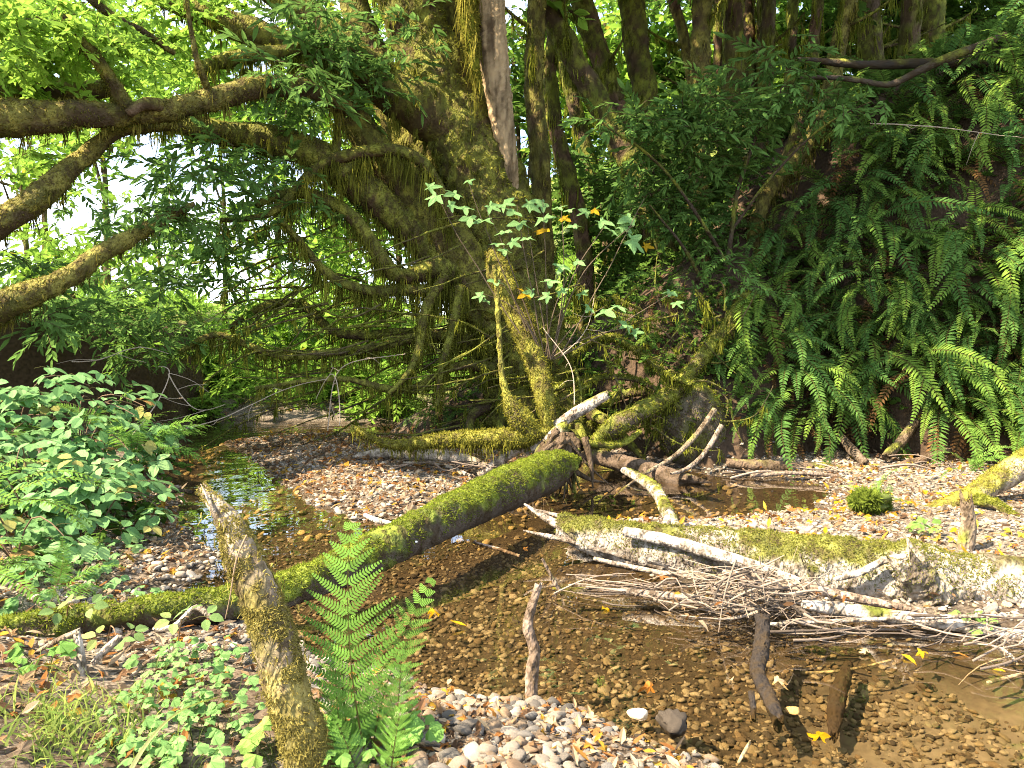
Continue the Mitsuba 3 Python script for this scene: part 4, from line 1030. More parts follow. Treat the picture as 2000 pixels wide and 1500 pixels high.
kb, vb, fb = log('fallen_log', 'thick pale log with mossy top at the right, its split end pointing at the creek', 'log',
                 [(1095, 1030, 5.5, 22), (1150, 1045, 5.4, 34), (1230, 1066, 5.2, 42), (1330, 1078, 5.0, 47), (1450, 1092, 4.85, 52), (1600, 1112, 4.65, 58), (1720, 1126, 4.55, 60), (1780, 1130, 4.5, 66), (1850, 1142, 4.47, 60), (2000, 1160, 4.38, 62), (2250, 1195, 4.2, 66), (2500, 1235, 4.0, 66)],
                 (0.34, 0.30, 0.25), 0.29, 0.75, 44, 0.02, 1020, 30000, 0.02, 0, 0.1, 0.3, 0.18, 5, moss=((0.06, 0.065, 0.014), (0.20, 0.205, 0.04)))
for i, pth in enumerate([[(1170, 1060, 5.35, 22), (1110, 1035, 5.45, 17), (1060, 1008, 5.55, 11), (1024, 984, 5.6, 3)], [(1180, 1045, 5.4, 14), (1120, 1018, 5.5, 9), (1075, 1003, 5.6, 6), (1035, 993, 5.65, 2)],
                         [(1200, 1080, 5.25, 16), (1120, 1058, 5.35, 10), (1060, 1045, 5.4, 7), (1022, 1036, 5.42, 2)], [(1300, 1110, 4.95, 14), (1220, 1085, 5.1, 12), (1150, 1070, 5.2, 5)]]):
    sv, sf, _ = sweep(*px_path(pth), 10, 0.02, 0.2, 12, 1030 + i, flat=0.55)
    g = fbm(sv * [9, 30, 30], 3, 1035 + i)
    put('splinter', mikit.ply((sv, sf), 'bark', smooth=True, color=lerp((0.14, 0.10, 0.07), (0.5, 0.45, 0.38), g) * (0.5 if i == 3 else 1)), kb)
sv, sf, _ = sweep(*px_path([(1815, 1165, 4.42, 52), (1788, 1125, 4.34, 40), (1772, 1095, 4.3, 24)]), 30, 0.012, 0.55, 9, 1040, rag=0.5)
c, _ = bark_color(sv, normals(sv, sf), (0.30, 0.255, 0.20), MOSS, 0.42, 0.6, 1041)
kn = put('knob', mikit.ply((sv, sf), 'bark', smooth=True, color=c), kb)
mb = MB()
fuzz(mb, sv, sf, 2500, 0.014, 1042, ((0.08, 0.085, 0.014), (0.24, 0.24, 0.04)), 0.6)
put('moss', mb.ply('mossy', False), kn, 'stuff')

WHITE = (0.50, 0.45, 0.38)
STICKS = [
    ('pale_branch', 'long pale bare branch resting slantwise over the top of the fallen log', WHITE, [(1218, 1038, 5.0, 9), (1290, 1052, 4.9, 12), (1380, 1078, 4.75, 13), (1470, 1105, 4.6, 11), (1560, 1135, 4.45, 7)], {}),
    ('pale_branch', 'smooth pinkish branch lying along the front of the fallen log', (0.36, 0.27, 0.20), [(1412, 1118, 4.35, 5), (1480, 1132, 4.3, 10), (1580, 1150, 4.25, 10), (1700, 1175, 4.2, 9), (1800, 1195, 4.15, 6)], {}),
    ('pale_branch', 'thickest bleached white branch at the right, lowest along the log', WHITE, [(1568, 1183, 4.12, 9), (1640, 1192, 4.1, 14), (1740, 1204, 4.05, 13), (1850, 1216, 4.0, 13), (1940, 1230, 3.95, 12), (2080, 1250, 3.9, 11)], {}),
    ('pale_branch', 'short white branch rising to the knob of the fallen log', WHITE, [(1630, 1132, 4.4, 5), (1690, 1112, 4.36, 7), (1730, 1092, 4.33, 7), (1768, 1086, 4.3, 4)], {}),
    ('pale_branch', 'thin straight pale stick lying across the twigs to the right edge', (0.42, 0.36, 0.29), [(1500, 1220, 4.0, 3), (1640, 1214, 3.98, 4), (1800, 1208, 3.95, 4), (2020, 1204, 3.9, 4)], {}),
    ('grey_branch', 'grey branch floating from the twig pile out into the pool', (0.26, 0.21, 0.17), [(1078, 1152, 4.75, 3), (1150, 1152, 4.7, 5), (1240, 1158, 4.6, 7), (1330, 1166, 4.5, 8), (1430, 1182, 4.4, 8)], {}),
    ('grey_branch', 'thin branch just under the split log, above the floating grey one', (0.34, 0.28, 0.22), [(1160, 1092, 4.95, 4), (1230, 1108, 4.85, 5), (1310, 1122, 4.75, 5), (1420, 1128, 4.6, 4), (1500, 1140, 4.45, 3)], {}),
    ('grey_branch', 'forked thin twig standing out of the pool at the tip of the floating branch', (0.22, 0.17, 0.13), [(1098, 1160, 4.7, 4), (1080, 1130, 4.7, 4), (1058, 1090, 4.72, 3)], {}),
    ('grey_branch', 'slim twig lying alone on the water left of the split log', (0.33, 0.25, 0.20), [(925, 1060, 5.8, 3), (970, 1073, 5.65, 4), (1012, 1087, 5.55, 3)], {}),
    ('standing_stick', 'thick crooked grey stick standing upright at the water edge in front', (0.24, 0.18, 0.135), [(1036, 1378, 3.26, 13), (1038, 1310, 3.3, 13), (1042, 1270, 3.32, 11), (1030, 1225, 3.34, 11), (1040, 1180, 3.36, 9), (1050, 1143, 3.38, 7)], dict(sides=16, step=0.015, rough=0.22, freq=16, wob=0.02)),
    ('forked_branch', 'bare forked branch with a mossy middle stepping from the pool onto the right gravel', (0.40, 0.35, 0.28), [(1218, 918, 7.6, 7), (1262, 942, 7.15, 11), (1290, 975, 6.55, 13), (1312, 1015, 6.0, 12), (1342, 1058, 5.45, 7)], dict(cover=0.3, fz=500)),
    ('wet_root', 'blackish wet curved root dipping from the twig pile into the water', (0.02, 0.016, 0.013), [(1487, 1205, 3.78, 14), (1489, 1262, 3.66, 16), (1479, 1310, 3.48, 14), (1498, 1352, 3.28, 14), (1520, 1412, 3.06, 12)], dict(sides=20, step=0.012, rough=0.4, freq=16, rag=0.4)),
    ('sunken_stump', 'brown waterlogged stump piece under the water in front of the driftwood', (0.032, 0.022, 0.014), [(1655, 1300, 3.7, 10), (1645, 1330, 3.55, 14), (1634, 1375, 3.38, 17), (1628, 1438, 3.14, 9)], dict(sides=24, step=0.012, rough=0.45, freq=14, rag=0.5)),
    ('black_twig', 'short black twig sticking up by the wet root', (0.022, 0.018, 0.015), [(1467, 1350, 3.2, 6), (1471, 1375, 3.17, 7), (1473, 1404, 3.1, 5)], dict(rough=0.35, freq=16)),
    ('bar_driftwood', 'bleached wedge-ended log on the middle gravel bar', (0.34, 0.29, 0.23), [(688, 893, 9.1, 4), (725, 888, 9.1, 13), (790, 886, 9.0, 17), (860, 892, 8.9, 17), (925, 905, 8.8, 14), (960, 920, 8.7, 8)], dict(cover=0.12, fz=150, sides=18, flat=0.8)),
    ('sunken_log', 'brown rotten log half in the dark back pool with a cracked butt end', (0.11, 0.08, 0.055), [(1130, 885, 9.0, 12), (1200, 900, 8.8, 17), (1270, 920, 8.5, 19), (1345, 946, 8.2, 20)], dict(cover=0.1, sides=18, rag=0.8)),
    ('propped_branch', 'peeled pale branch rising to the right above the log end, its tip broken', (0.42, 0.36, 0.29), [(935, 930, 8.3, 8), (1000, 885, 8.3, 10), (1070, 845, 8.25, 11), (1115, 812, 8.25, 11), (1150, 792, 8.25, 12), (1184, 773, 8.25, 8)], dict(cover=0.12)),
    ('pale_stub', 'stubby pale branch end with a mossy tip, below the peeled branch', (0.44, 0.38, 0.30), [(1040, 878, 8.2, 10), (1075, 855, 8.15, 14), (1104, 834, 8.1, 11)], dict(cover=0.2, fz=150)),
    ('mossy_branch', 'shaggy moss-wrapped branch lying level above the bleached driftwood', (0.06, 0.05, 0.02), [(690, 835, 8.6, 2), (762, 868, 8.4, 6), (850, 862, 8.3, 12), (930, 856, 8.25, 14), (1010, 855, 8.2, 18), (1075, 845, 8.2, 12)], dict(cover=0.95, fz=5500, size=0.035, hang=130, hlen=0.14, weight=lambda n_, c_: 1 + 0 * n_[:, 2], moss=((0.09, 0.09, 0.014), (0.27, 0.26, 0.04)))),
    ('mossy_pole', 'leaning mossy broken pole rising in front of the big trunk', (0.09, 0.06, 0.03), [(1080, 855, 8.5, 11), (1070, 800, 8.6, 15), (1052, 725, 8.8, 19), (1025, 645, 8.9, 23), (1002, 590, 9.0, 24), (975, 530, 9.05, 24), (962, 500, 9.1, 10)], dict(cover=0.8, fz=6500, size=0.028, sides=20, weight=lambda n_, c_: 1 + 0 * n_[:, 2], moss=((0.085, 0.085, 0.012), (0.25, 0.24, 0.035)))),
    ('mossy_stub', 'pointed tuft of moss on an upright stub with a long bare shoot', (0.08, 0.07, 0.03), [(1045, 852, 8.2, 18), (1018, 825, 8.2, 22), (1000, 795, 8.2, 14), (988, 765, 8.2, 5), (978, 690, 8.25, 3), (973, 610, 8.3, 3), (966, 520, 8.3, 2)], dict(cover=0.7, fz=2200, size=0.035, weight=lambda n_, c_: np.clip(1.15 - c_[:, 2], 0.01, 1), moss=((0.10, 0.10, 0.014), (0.29, 0.28, 0.045)))),
    ('mossy_stub', 'short upright mossy spur just right of the pointed tuft', (0.08, 0.07, 0.03), [(1072, 838, 8.2, 9), (1062, 800, 8.2, 8), (1062, 778, 8.2, 3)], dict(cover=0.9, fz=700, size=0.03, weight=lambda n_, c_: 1 + 0 * n_[:, 2], moss=((0.10, 0.10, 0.014), (0.29, 0.28, 0.045)))),
    ('mossy_branch', 'mossy branch slanting up to the right bank from the pool edge', (0.10, 0.075, 0.05), [(1158, 862, 8.7, 5), (1195, 838, 8.8, 18), (1250, 806, 8.95, 18), (1310, 768, 9.15, 15), (1370, 700, 9.4, 13), (1432, 620, 9.6, 13), (1460, 580, 9.8, 9)], dict(cover=0.75, fz=4200, size=0.035, hang=60, hlen=0.12, weight=lambda n_, c_: 1 + 0 * n_[:, 2])),
    ('mossy_branch', 'thin mossy branch curving up below the slanting one', (0.09, 0.07, 0.04), [(1250, 842, 8.5, 4), (1210, 868, 8.4, 6), (1150, 866, 8.3, 6), (1100, 862, 8.25, 5)], dict(cover=0.8, fz=500, size=0.03)),
    ('mossy_branch', 'drooping mossy bough in the shade right of the leaning pole', (0.07, 0.05, 0.03), [(1110, 700, 9.3, 4), (1190, 660, 9.3, 7), (1250, 690, 9.2, 6), (1300, 730, 9.1, 5), (1350, 750, 9.0, 4)], dict(cover=0.85, fz=1200, size=0.045, hang=60, hlen=0.15, weight=lambda n_, c_: 1 + 0 * n_[:, 2])),
    ('mossy_branch', 'long dim mossy bough reaching right above the drooping one', (0.07, 0.05, 0.03), [(1080, 760, 9.6, 6), (1160, 740, 9.5, 6), (1250, 745, 9.4, 5), (1330, 800, 9.0, 3)], dict(cover=0.8, fz=700, size=0.04, hang=50, hlen=0.15)),
    ('bare_branch', 'thin bare branch slanting down to the back pool beside the slanting mossy one', (0.20, 0.16, 0.11), [(1395, 800, 8.9, 6), (1330, 880, 8.6, 5), (1245, 935, 8.2, 3), (1200, 970, 7.9, 2)], dict(cover=0.3)),
    ('bare_branch', 'forked pale twig leaning over the back pool', (0.26, 0.21, 0.16), [(1410, 830, 8.5, 5), (1380, 880, 8.4, 5), (1330, 920, 8.2, 4), (1310, 925, 8.1, 2)], dict(cover=0.1)),
    ('bank_root', 'long root running level along the foot of the fern bank', (0.12, 0.085, 0.055), [(1420, 905, 8.9, 8), (1500, 912, 8.8, 13), (1600, 915, 8.8, 12), (1690, 922, 8.7, 10), (1780, 905, 8.7, 8), (1850, 880, 8.8, 7)], dict(cover=0.2, rough=0.25)),
    ('bank_root', 'grey root slanting from the dark hollow to the pool edge', (0.13, 0.10, 0.07), [(1640, 850, 9.5, 8), (1665, 880, 9.1, 10), (1690, 905, 8.8, 8)], dict(cover=0.2)),
    ('bank_root', 'brown root slanting down right of the dark hollow', (0.15, 0.11, 0.07), [(1800, 800, 9.4, 9), (1770, 850, 9.1, 10), (1730, 892, 8.8, 9)], dict(cover=0.3)),
    ('bank_root', 'thin pale roots lying below the level root at the pool', (0.19, 0.15, 0.115), [(1465, 930, 8.5, 4), (1560, 925, 8.4, 4), (1650, 932, 8.3, 4), (1720, 948, 8.0, 3)], dict(cover=0.05)),
    ('mossy_limb', 'bright mossy limb coming in from the right edge over the gravel', (0.30, 0.25, 0.18), [(1785, 1010, 6.5, 9), (1830, 998, 6.55, 15), (1900, 968, 6.6, 18), (1960, 932, 6.7, 23), (2030, 890, 6.8, 26), (2200, 800, 7.0, 30)], dict(cover=0.62, fz=5500, size=0.022, sides=20, moss=((0.12, 0.115, 0.018), (0.34, 0.33, 0.05)))),
    ('mossy_limb', 'knotty side branch hanging below the bright mossy limb', (0.22, 0.17, 0.11), [(1905, 975, 6.4, 10), (1945, 985, 6.3, 9), (1980, 1010, 6.15, 8), (2040, 1050, 6.0, 6)], dict(cover=0.6, fz=900, size=0.025)),
    ('upright_post', 'short broken trunk standing upright behind the fallen log at the right', (0.22, 0.17, 0.12), [(1878, 1110, 5.15, 16), (1886, 1070, 5.15, 15), (1892, 1030, 5.15, 14), (1888, 988, 5.15, 11)], dict(cover=0.28, sides=18, step=0.02, rag=0.7)),
    ('grey_stick', 'thin pale stick lying on the gravel below the mossy limb', (0.40, 0.35, 0.29), [(1738, 1005, 6.2, 3), (1780, 1030, 5.9, 4), (1750, 1060, 5.6, 3)], {}),
    ('grey_stick', 'straight grey stick at the foot of the mossy limb', (0.30, 0.26, 0.21), [(1780, 1055, 5.6, 5), (1850, 1058, 5.55, 6), (1870, 1056, 5.5, 4)], {}),
    ('dead_bough', 'dark crooked dead bough with a pale upper end in the upper right', (0.065, 0.05, 0.036), [(1960, 70, 10.0, 7), (1900, 95, 10.0, 8), (1840, 118, 10.0, 8), (1790, 140, 10.1, 7), (1740, 165, 10.2, 6), (1690, 160, 10.3, 5), (1560, 150, 10.4, 4)], dict(cover=0.2, wob=0.08)),
    ('dead_bough', 'dark fallen bough lying level below the crooked one', (0.03, 0.024, 0.017), [(1990, 130, 10.2, 9), (1880, 125, 10.3, 9), (1760, 125, 10.4, 9), (1640, 125, 10.5, 7), (1560, 118, 10.5, 4)], dict(cover=0.3, wob=0.08)),
    ('shore_stick', 'bent stick pointing down to the log, left in front of it', (0.33, 0.27, 0.2), [(70, 1278, 3.35, 4), (110, 1255, 3.3, 6), (155, 1235, 3.28, 7)], {}),
    ('shore_stick', 'peeled speckled stub standing in front of the log', WHITE, [(158, 1330, 3.15, 8), (158, 1290, 3.18, 9), (150, 1245, 3.2, 8)], dict(sides=14, rag=0.5)),
    ('shore_stick', 'grey broken stick leaning right of the speckled stub', (0.34, 0.28, 0.22), [(180, 1295, 3.25, 6), (205, 1268, 3.27, 8), (232, 1245, 3.3, 8)], {}),
    ('shore_stick', 'thin stick lying on soil toward the leaning stump', (0.25, 0.2, 0.15), [(255, 1320, 3.2, 4), (290, 1290, 3.3, 5), (330, 1270, 3.35, 3)], {}),
    ('shore_stick', 'thin dark bent stick in the grass of the near left corner', (0.13, 0.10, 0.08), [(118, 1500, 2.6, 3), (140, 1465, 2.65, 4), (200, 1435, 2.75, 3)], {}),
    ('shore_stick', 'dark stick beside the upper channel on the leaf litter', (0.10, 0.075, 0.055), [(285, 985, 6.6, 4), (330, 960, 6.9, 5), (375, 960, 6.8, 4)], {}),
    ('bar_stick', 'pale stub at the lower edge of the middle gravel bar', WHITE, [(712, 1005, 6.3, 4), (735, 1015, 6.2, 6), (770, 1022, 6.1, 3)], {}),
    ('bar_stick', 'thin stick lying along the middle gravel bar below the driftwood', (0.32, 0.27, 0.21), [(780, 905, 8.7, 3), (850, 908, 8.6, 4), (920, 930, 8.2, 4)], {}),
    ('floating_stick', 'pale stick floating near the lower right edge', (0.40, 0.35, 0.28), [(1928, 1336, 3.45, 4), (1970, 1325, 3.5, 4), (2020, 1312, 3.5, 3)], {}),
    ('floating_stick', 'curved yellowish twig floating below the driftwood', (0.32, 0.26, 0.13), [(1575, 1312, 3.62, 3), (1640, 1310, 3.62, 3), (1740, 1292, 3.68, 2)], {}),
    ('shore_twig', 'short pale twig at the bottom edge on the pebbles', WHITE, [(1447, 1495, 2.8, 3), (1460, 1470, 2.85, 4), (1470, 1452, 2.88, 3)], {}),
]
r_s = rng(1100)
for i, (name, lab, col, pth, kw) in enumerate(STICKS):
    k, v, f = log(name, lab, 'root' if 'root' in name else 'branch' if 'branch' in name or 'bough' in name or 'limb' in name else 'stick' if 'stick' in name or 'twig' in name else 'log',
                  pth, col, **{**dict(cover=0.06, up=0.4, sides=10, step=0.03, seed=1110 + 3 * i), **kw})
    if name == 'forked_branch':
        for e in ([(1308, 1003, 6.1, 10), (1300, 1028, 5.8, 8), (1287, 1049, 5.5, 6)],):
            sv, sf, _ = sweep(*px_path(e), 10, 0.03, 0.15, 8, 1300)
            put('fork', mikit.ply((sv, sf), 'bark', smooth=True, color=bark_color(sv, normals(sv, sf), col, MOSS, 0.1, 0, 3)[0]), k)
# root mass of fibres and twigs at the end of the crossing log
rw = thing('root_tangle', 'tangle of muddy roots and fibres hanging at the far end of the crossing log', 'roots')
for i in range(44):
    a = at(1090 + r_s.normal() * 22, 868 + r_s.normal() * 14, 8.0 + 0.15 * r_s.normal())
    e = at(1085 + r_s.normal() * 38, 940 + 40 * r_s.random(), 7.8 + 0.2 * r_s.normal())
    limb(rw, 'root', (np.array([a, (a + e) / 2 + r_s.normal(size=3) * 0.05, e]), np.array([0.03, 0.018, 0.007]) * (0.6 + 0.8 * r_s.random())), (0.09, 0.065, 0.042), 0.3, 0.2, 6, 0.05, 1320 + i, rough=0.3)
sv, sf, _ = sweep(*px_path([(1120, 880, 8.1, 40), (1085, 885, 8.0, 36), (1060, 890, 7.9, 18)]), 18, 0.04, 0.45, 6, 1350)
put('mud', mikit.ply((sv, sf), 'bark', smooth=True, color=bark_color(sv, normals(sv, sf), (0.09, 0.065, 0.042), MOSS, 0.2, 0.2, 4)[0]), rw)
# the twig pile against the fallen log
tp = thing('twig_pile', 'heap of bleached thin twigs caught in front of the fallen log', 'twigs')
for i in range(170):
    c = at(1480 + r_s.normal() * 55, 1165 + r_s.normal() * 28, 4.25 + r_s.normal() * 0.1)
    a = r_s.normal(0.05, 0.8) + (math.pi if r_s.random() < 0.4 else 0)
    L = 0.18 + 0.35 * r_s.random()
    d = unit([math.cos(a), 0.5 * r_s.normal(), 0.35 * math.sin(a) - 0.05])
    p = np.array([c - d * L * 0.5, c + r_s.normal(size=3) * 0.045, c + d * L * 0.5 + r_s.normal(size=3) * 0.05])
    p[:, 2] = np.maximum(p[:, 2], 0.01)
    sv, sf, _ = sweep(p, np.array([0.005, 0.004, 0.0015]) * (0.4 + 1.5 * r_s.random() ** 2), 5, 0.05, 0.1, 8, i)
    put('twig', mikit.ply((sv, sf), 'matt', smooth=True, color=np.tile(np.array([0.27, 0.215, 0.16]) * (0.2 + 0.85 * r_s.random()), (len(sv), 1))), tp)
for x0, x1, y0, y1, dep, n, lab in [(1560, 2000, 1195, 1262, 3.95, 50, 'mat of thin dry twigs under the bleached branches at the right'), (1130, 1420, 1110, 1185, 4.6, 40, 'loose twigs under the split end of the fallen log'),
                                    (1960, 2080, 1230, 1300, 3.7, 22, 'fan of dark thin twigs in the water at the right edge'), (1420, 1960, 902, 935, 8.5, 24, 'scattered thin twigs along the far edge of the back pool'), (790, 980, 905, 940, 8.4, 24, 'small twigs caught beside the driftwood on the middle bar')]:
    k = thing('twig_pile', lab, 'twigs')
    for i in range(n):
        c = at(x0 + (x1 - x0) * r_s.random(), y0 + (y1 - y0) * r_s.random(), dep + 0.12 * r_s.normal())
        a = r_s.normal(0.1, 0.45)
        L = (0.15 + 0.35 * r_s.random()) * (1.6 if dep > 8 else 1)
        d = unit([math.cos(a), 0.5 * r_s.normal(), 0.4 * math.sin(a)])
        p = np.array([c - d * L * 0.5, c + r_s.normal(size=3) * 0.03, c + d * L * 0.5])
        p[:, 2] = np.maximum(p[:, 2], 0.01)
        sv, sf, _ = sweep(p, np.array([0.005, 0.004, 0.0015]) * (0.4 + 1.4 * r_s.random() ** 2) * (1.8 if dep > 8 else 1), 5, 0.06, 0.1, 8, i)
        put('twig', mikit.ply((sv, sf), 'matt', smooth=True, color=np.tile(np.array([0.26, 0.205, 0.155]) * (0.15 + 0.9 * r_s.random()), (len(sv), 1))), k)
# slender bare twigs in front of the far bank
for i, (pth, lab) in enumerate([([(640, 840, 8.8), (648, 770, 8.7), (665, 720, 8.6), (720, 700, 8.6), (790, 690, 8.7)], 'pale arching bare twig over the far water'), ([(662, 832, 8.5), (660, 760, 8.5), (650, 730, 8.6), (615, 780, 8.6)], 'drooping pale forked twig left of the arching one'),
                               ([(140, 705, 8.2), (200, 700, 8.2), (270, 680, 8.3), (330, 690, 8.4)], 'grey twigs fanning out against the dark earth wall'), ([(258, 850, 7.5), (310, 780, 7.8), (330, 720, 8.0), (310, 715, 8.1)], 'thin straight twig crossing the dark wall beside the creek'),
                               ([(330, 730, 8.5), (360, 780, 8.4), (385, 800, 8.3), (440, 790, 8.2)], 'crooked pale twig hanging over the upper channel'), ([(350, 840, 8.6), (450, 810, 8.7), (560, 760, 8.9), (640, 740, 9.0)], 'long thin twig reaching low across the upper channel'),
                               ([(1100, 690, 8.6), (1140, 650, 8.6), (1160, 580, 8.7)], 'curved pale shoot right of the mossy pole'), ([(1120, 790, 8.4), (1115, 720, 8.5), (1075, 660, 8.6), (1060, 640, 8.7)], 'slim upright shoot right of the mossy pole'),
                               ([(1985, 1300, 3.6), (1960, 1270, 3.7), (1900, 1260, 3.75)], 'dark bent twig in the water at the right edge'), ([(1700, 240, 9.6), (1850, 250, 9.2), (1930, 262, 9.0), (2000, 270, 8.9)], 'thin pale stem crossing in front of the upper ferns')]):
    k = thing('bare_twig', lab, 'twig')
    pts = np.array([at(*q) for q in pth])
    sv, sf, _ = sweep(pts, np.linspace(0.007, 0.003, len(pts)), 6, 0.05, 0.1, 8, 1400 + i, 0.04)
    put('stem', mikit.ply((sv, sf), 'matt', smooth=True, color=np.tile([0.30, 0.25, 0.19], (len(sv), 1))), k)
    for j in range(3):
        q = sv[int(len(sv) * (0.25 + 0.22 * j))]
        e = q + r_s.normal(size=3) * [0.22, 0.1, 0.14]
        bv, bf, _ = sweep(np.array([q, (q + e) / 2 + r_s.normal(size=3) * 0.02, e]), [0.0035, 0.003, 0.0015], 5, 0.06, 0, 1, 0)
        put('side_twig', mikit.ply((bv, bf), 'matt', smooth=True, color=np.tile([0.30, 0.25, 0.19], (len(bv), 1))), k)

# ------------------------------------------------------------------ maple sapling with lit leaves in front of the trunk
ms = thing('maple_sapling', 'young maple shoots with pale green five-lobed leaves in front of the big trunk', 'sapling')
ML = [(838, 365, 30), (852, 383, 34), (890, 378, 36), (915, 353, 22), (908, 405, 30), (918, 425, 36), (945, 430, 40), (958, 402, 30), (985, 398, 34), (1003, 412, 38), (1032, 398, 34), (1060, 398, 32), (1015, 435, 40), (1062, 425, 38), (985, 452, 30), (970, 476, 26),
      (1000, 472, 26), (985, 488, 26), (1145, 413, 26), (1175, 432, 36), (1190, 448, 34), (1230, 425, 38), (1235, 470, 44), (1215, 442, 30), (968, 548, 30), (940, 577, 24), (950, 587, 20), (1040, 570, 26), (1075, 548, 34), (1100, 520, 34), (1127, 510, 26), (1070, 578, 24), (1095, 568, 24),
      (1135, 573, 24), (1150, 600, 26), (1180, 607, 48), (1207, 598, 30), (1225, 635, 28), (1238, 648, 24), (1310, 570, 26), (1320, 592, 24), (1090, 405, 26), (1110, 410, 22), (1120, 440, 24), (1030, 465, 26), (880, 400, 26)]
YL = [(1062, 448, 32), (1030, 572, 30), (1100, 425, 24), (1160, 410, 20), (1260, 480, 22)]
r_m = rng(1500)
for i, (px, py, s) in enumerate(ML + YL):
    dep = 8.5 + 0.18 * r_m.normal()
    v, f = maple_blade(s * dep / FPX * 0.84, 20 + i, 0.12)
    az = -math.pi / 2 + r_m.normal() * 0.8
    R = frame([math.cos(az), math.sin(az) * 0.8, -0.35 + 0.2 * r_m.normal()], unit([0.25 * r_m.normal(), -0.8, 0.65]))
    c = np.array((0.42, 0.27, 0.02) if i >= len(ML) else (0.19, 0.35, 0.13)) * (0.85 + 0.3 * r_m.random())
    put('leaf', MB().add(v, f, c).ply('leaf', False, to_world=trs(at(px, py, dep), R)), ms, label='yellow autumn leaf' if i >= len(ML) else None)
for i, (bx, ex, ey, mx, my) in enumerate([(1050, 850, 375, 900, 470), (1055, 915, 360, 960, 480), (1060, 950, 410, 990, 500), (1065, 1010, 400, 1030, 520), (1070, 1060, 390, 1065, 520), (1078, 1095, 400, 1100, 540), (1080, 1240, 440, 1150, 520), (1082, 1190, 430, 1130, 520), (1075, 1180, 600, 1120, 640), (1085, 1310, 575, 1200, 640), (1060, 945, 575, 1000, 600),
                                             (1062, 975, 540, 1010, 590), (1078, 1230, 640, 1150, 660), (1068, 1130, 505, 1090, 580), (1075, 1030, 440, 1050, 560), (1090, 1260, 390, 1170, 560)]):
    p = np.array([at(bx, 700, 8.8), at(mx, my, 8.6), at(ex, ey, 8.5)])
    sv, sf, _ = sweep(p, [0.009, 0.006, 0.003], 5, 0.08, 0.1, 5, 1520 + i, 0.05)
    put('shoot', mikit.ply((sv, sf), 'matt', smooth=True, color=np.tile([0.10, 0.075, 0.05], (len(sv), 1))), ms)
# ------------------------------------------------------------------ stones, gravel and fallen leaves
ICO1, ICO2 = trimesh.creation.icosphere(1, 1.0), trimesh.creation.icosphere(2, 1.0)
ICO0 = trimesh.creation.icosahedron()
STONE = np.array([(0.30, 0.27, 0.23), (0.20, 0.185, 0.165), (0.38, 0.33, 0.27), (0.13, 0.125, 0.115), (0.26, 0.20, 0.14), (0.45, 0.41, 0.35), (0.22, 0.215, 0.205), (0.33, 0.235, 0.155)]) * (0.99, 0.95, 0.88)


def stone_variants(base, n, seed):
    out = []
    for i in range(n):
        r = rng(seed + i)
        v = base.vertices / np.linalg.norm(base.vertices, axis=1, keepdims=True)
        v = v * (1 + 0.55 * (noise(v * 1.3 + 7 * i) - 0.5))[:, None]
        for _ in range(3):                                # a few flat faces
            d = unit(r.normal(size=3))
            v -= np.clip(v @ d - 0.72, 0, 1)[:, None] * d
        out.append(v)
    return np.array(out), base.faces


def gravel(xy, size, seed, cols, base=ICO1, sink=0.25, zoff=0.0):
    r = rng(seed)
    V, F = stone_variants(base, 8, seed)
    n = len(xy)
    s = size[:, None] * np.column_stack([0.8 + 0.6 * r.random(n), 0.7 + 0.4 * r.random(n), 0.38 + 0.3 * r.random(n)])
    v = V[r.integers(8, size=n)] * s[:, None, :]
    a = r.random(n) * 6.283
    ca, sa = np.cos(a)[:, None], np.sin(a)[:, None]
    tx, ty = r.normal(size=(2, n, 1)) * 0.25
    x, y, z = v[..., 0] * ca - v[..., 1] * sa, v[..., 0] * sa + v[..., 1] * ca, v[..., 2]
    z = z + tx * x + ty * y
    P = np.column_stack([xy, height(xy) + s[:, 2] * (1 - 2 * sink) + zoff])
    v = np.stack([x, y, z], -1) + P[:, None, :]
    c = np.asarray(cols)[r.integers(len(cols), size=n)] * (0.75 + 0.5 * r.random((n, 1)))
    c = np.clip(np.repeat(c[:, None, :], v.shape[1], 1) * (0.85 + 0.3 * noise(v * 90)[..., None]), 0.01, 0.8)
    f = F[None] + (np.arange(n) * v.shape[1])[:, None, None]
    return v, f, c


def scatter(n, x0, x1, y0, y1, seed, ok, near=0.0):
    r = rng(seed)
    q = np.column_stack([x0 + (x1 - x0) * r.random(n), y0 + (y1 - y0) * (r.random(n) ** (1 + near))])
    return q[ok(q)]


def leftbank(q):
    return q[:, 0] < np.interp(q[:, 1], [0, 2.2, 2.8, 3.6, 4.8, 6.5, 8, 10, 13], [-0.6, -0.6, -0.75, -1.3, -2.5, -3.4, -4.0, -4.7, -5.3])


def dry(q, lo=-0.015, hi=0.3):
    h = height(q)
    return (h > lo) & (h < hi)


def size_of(n, seed, lo, hi, power=2.6):
    return lo + (hi - lo) * rng(seed).random(n) ** power


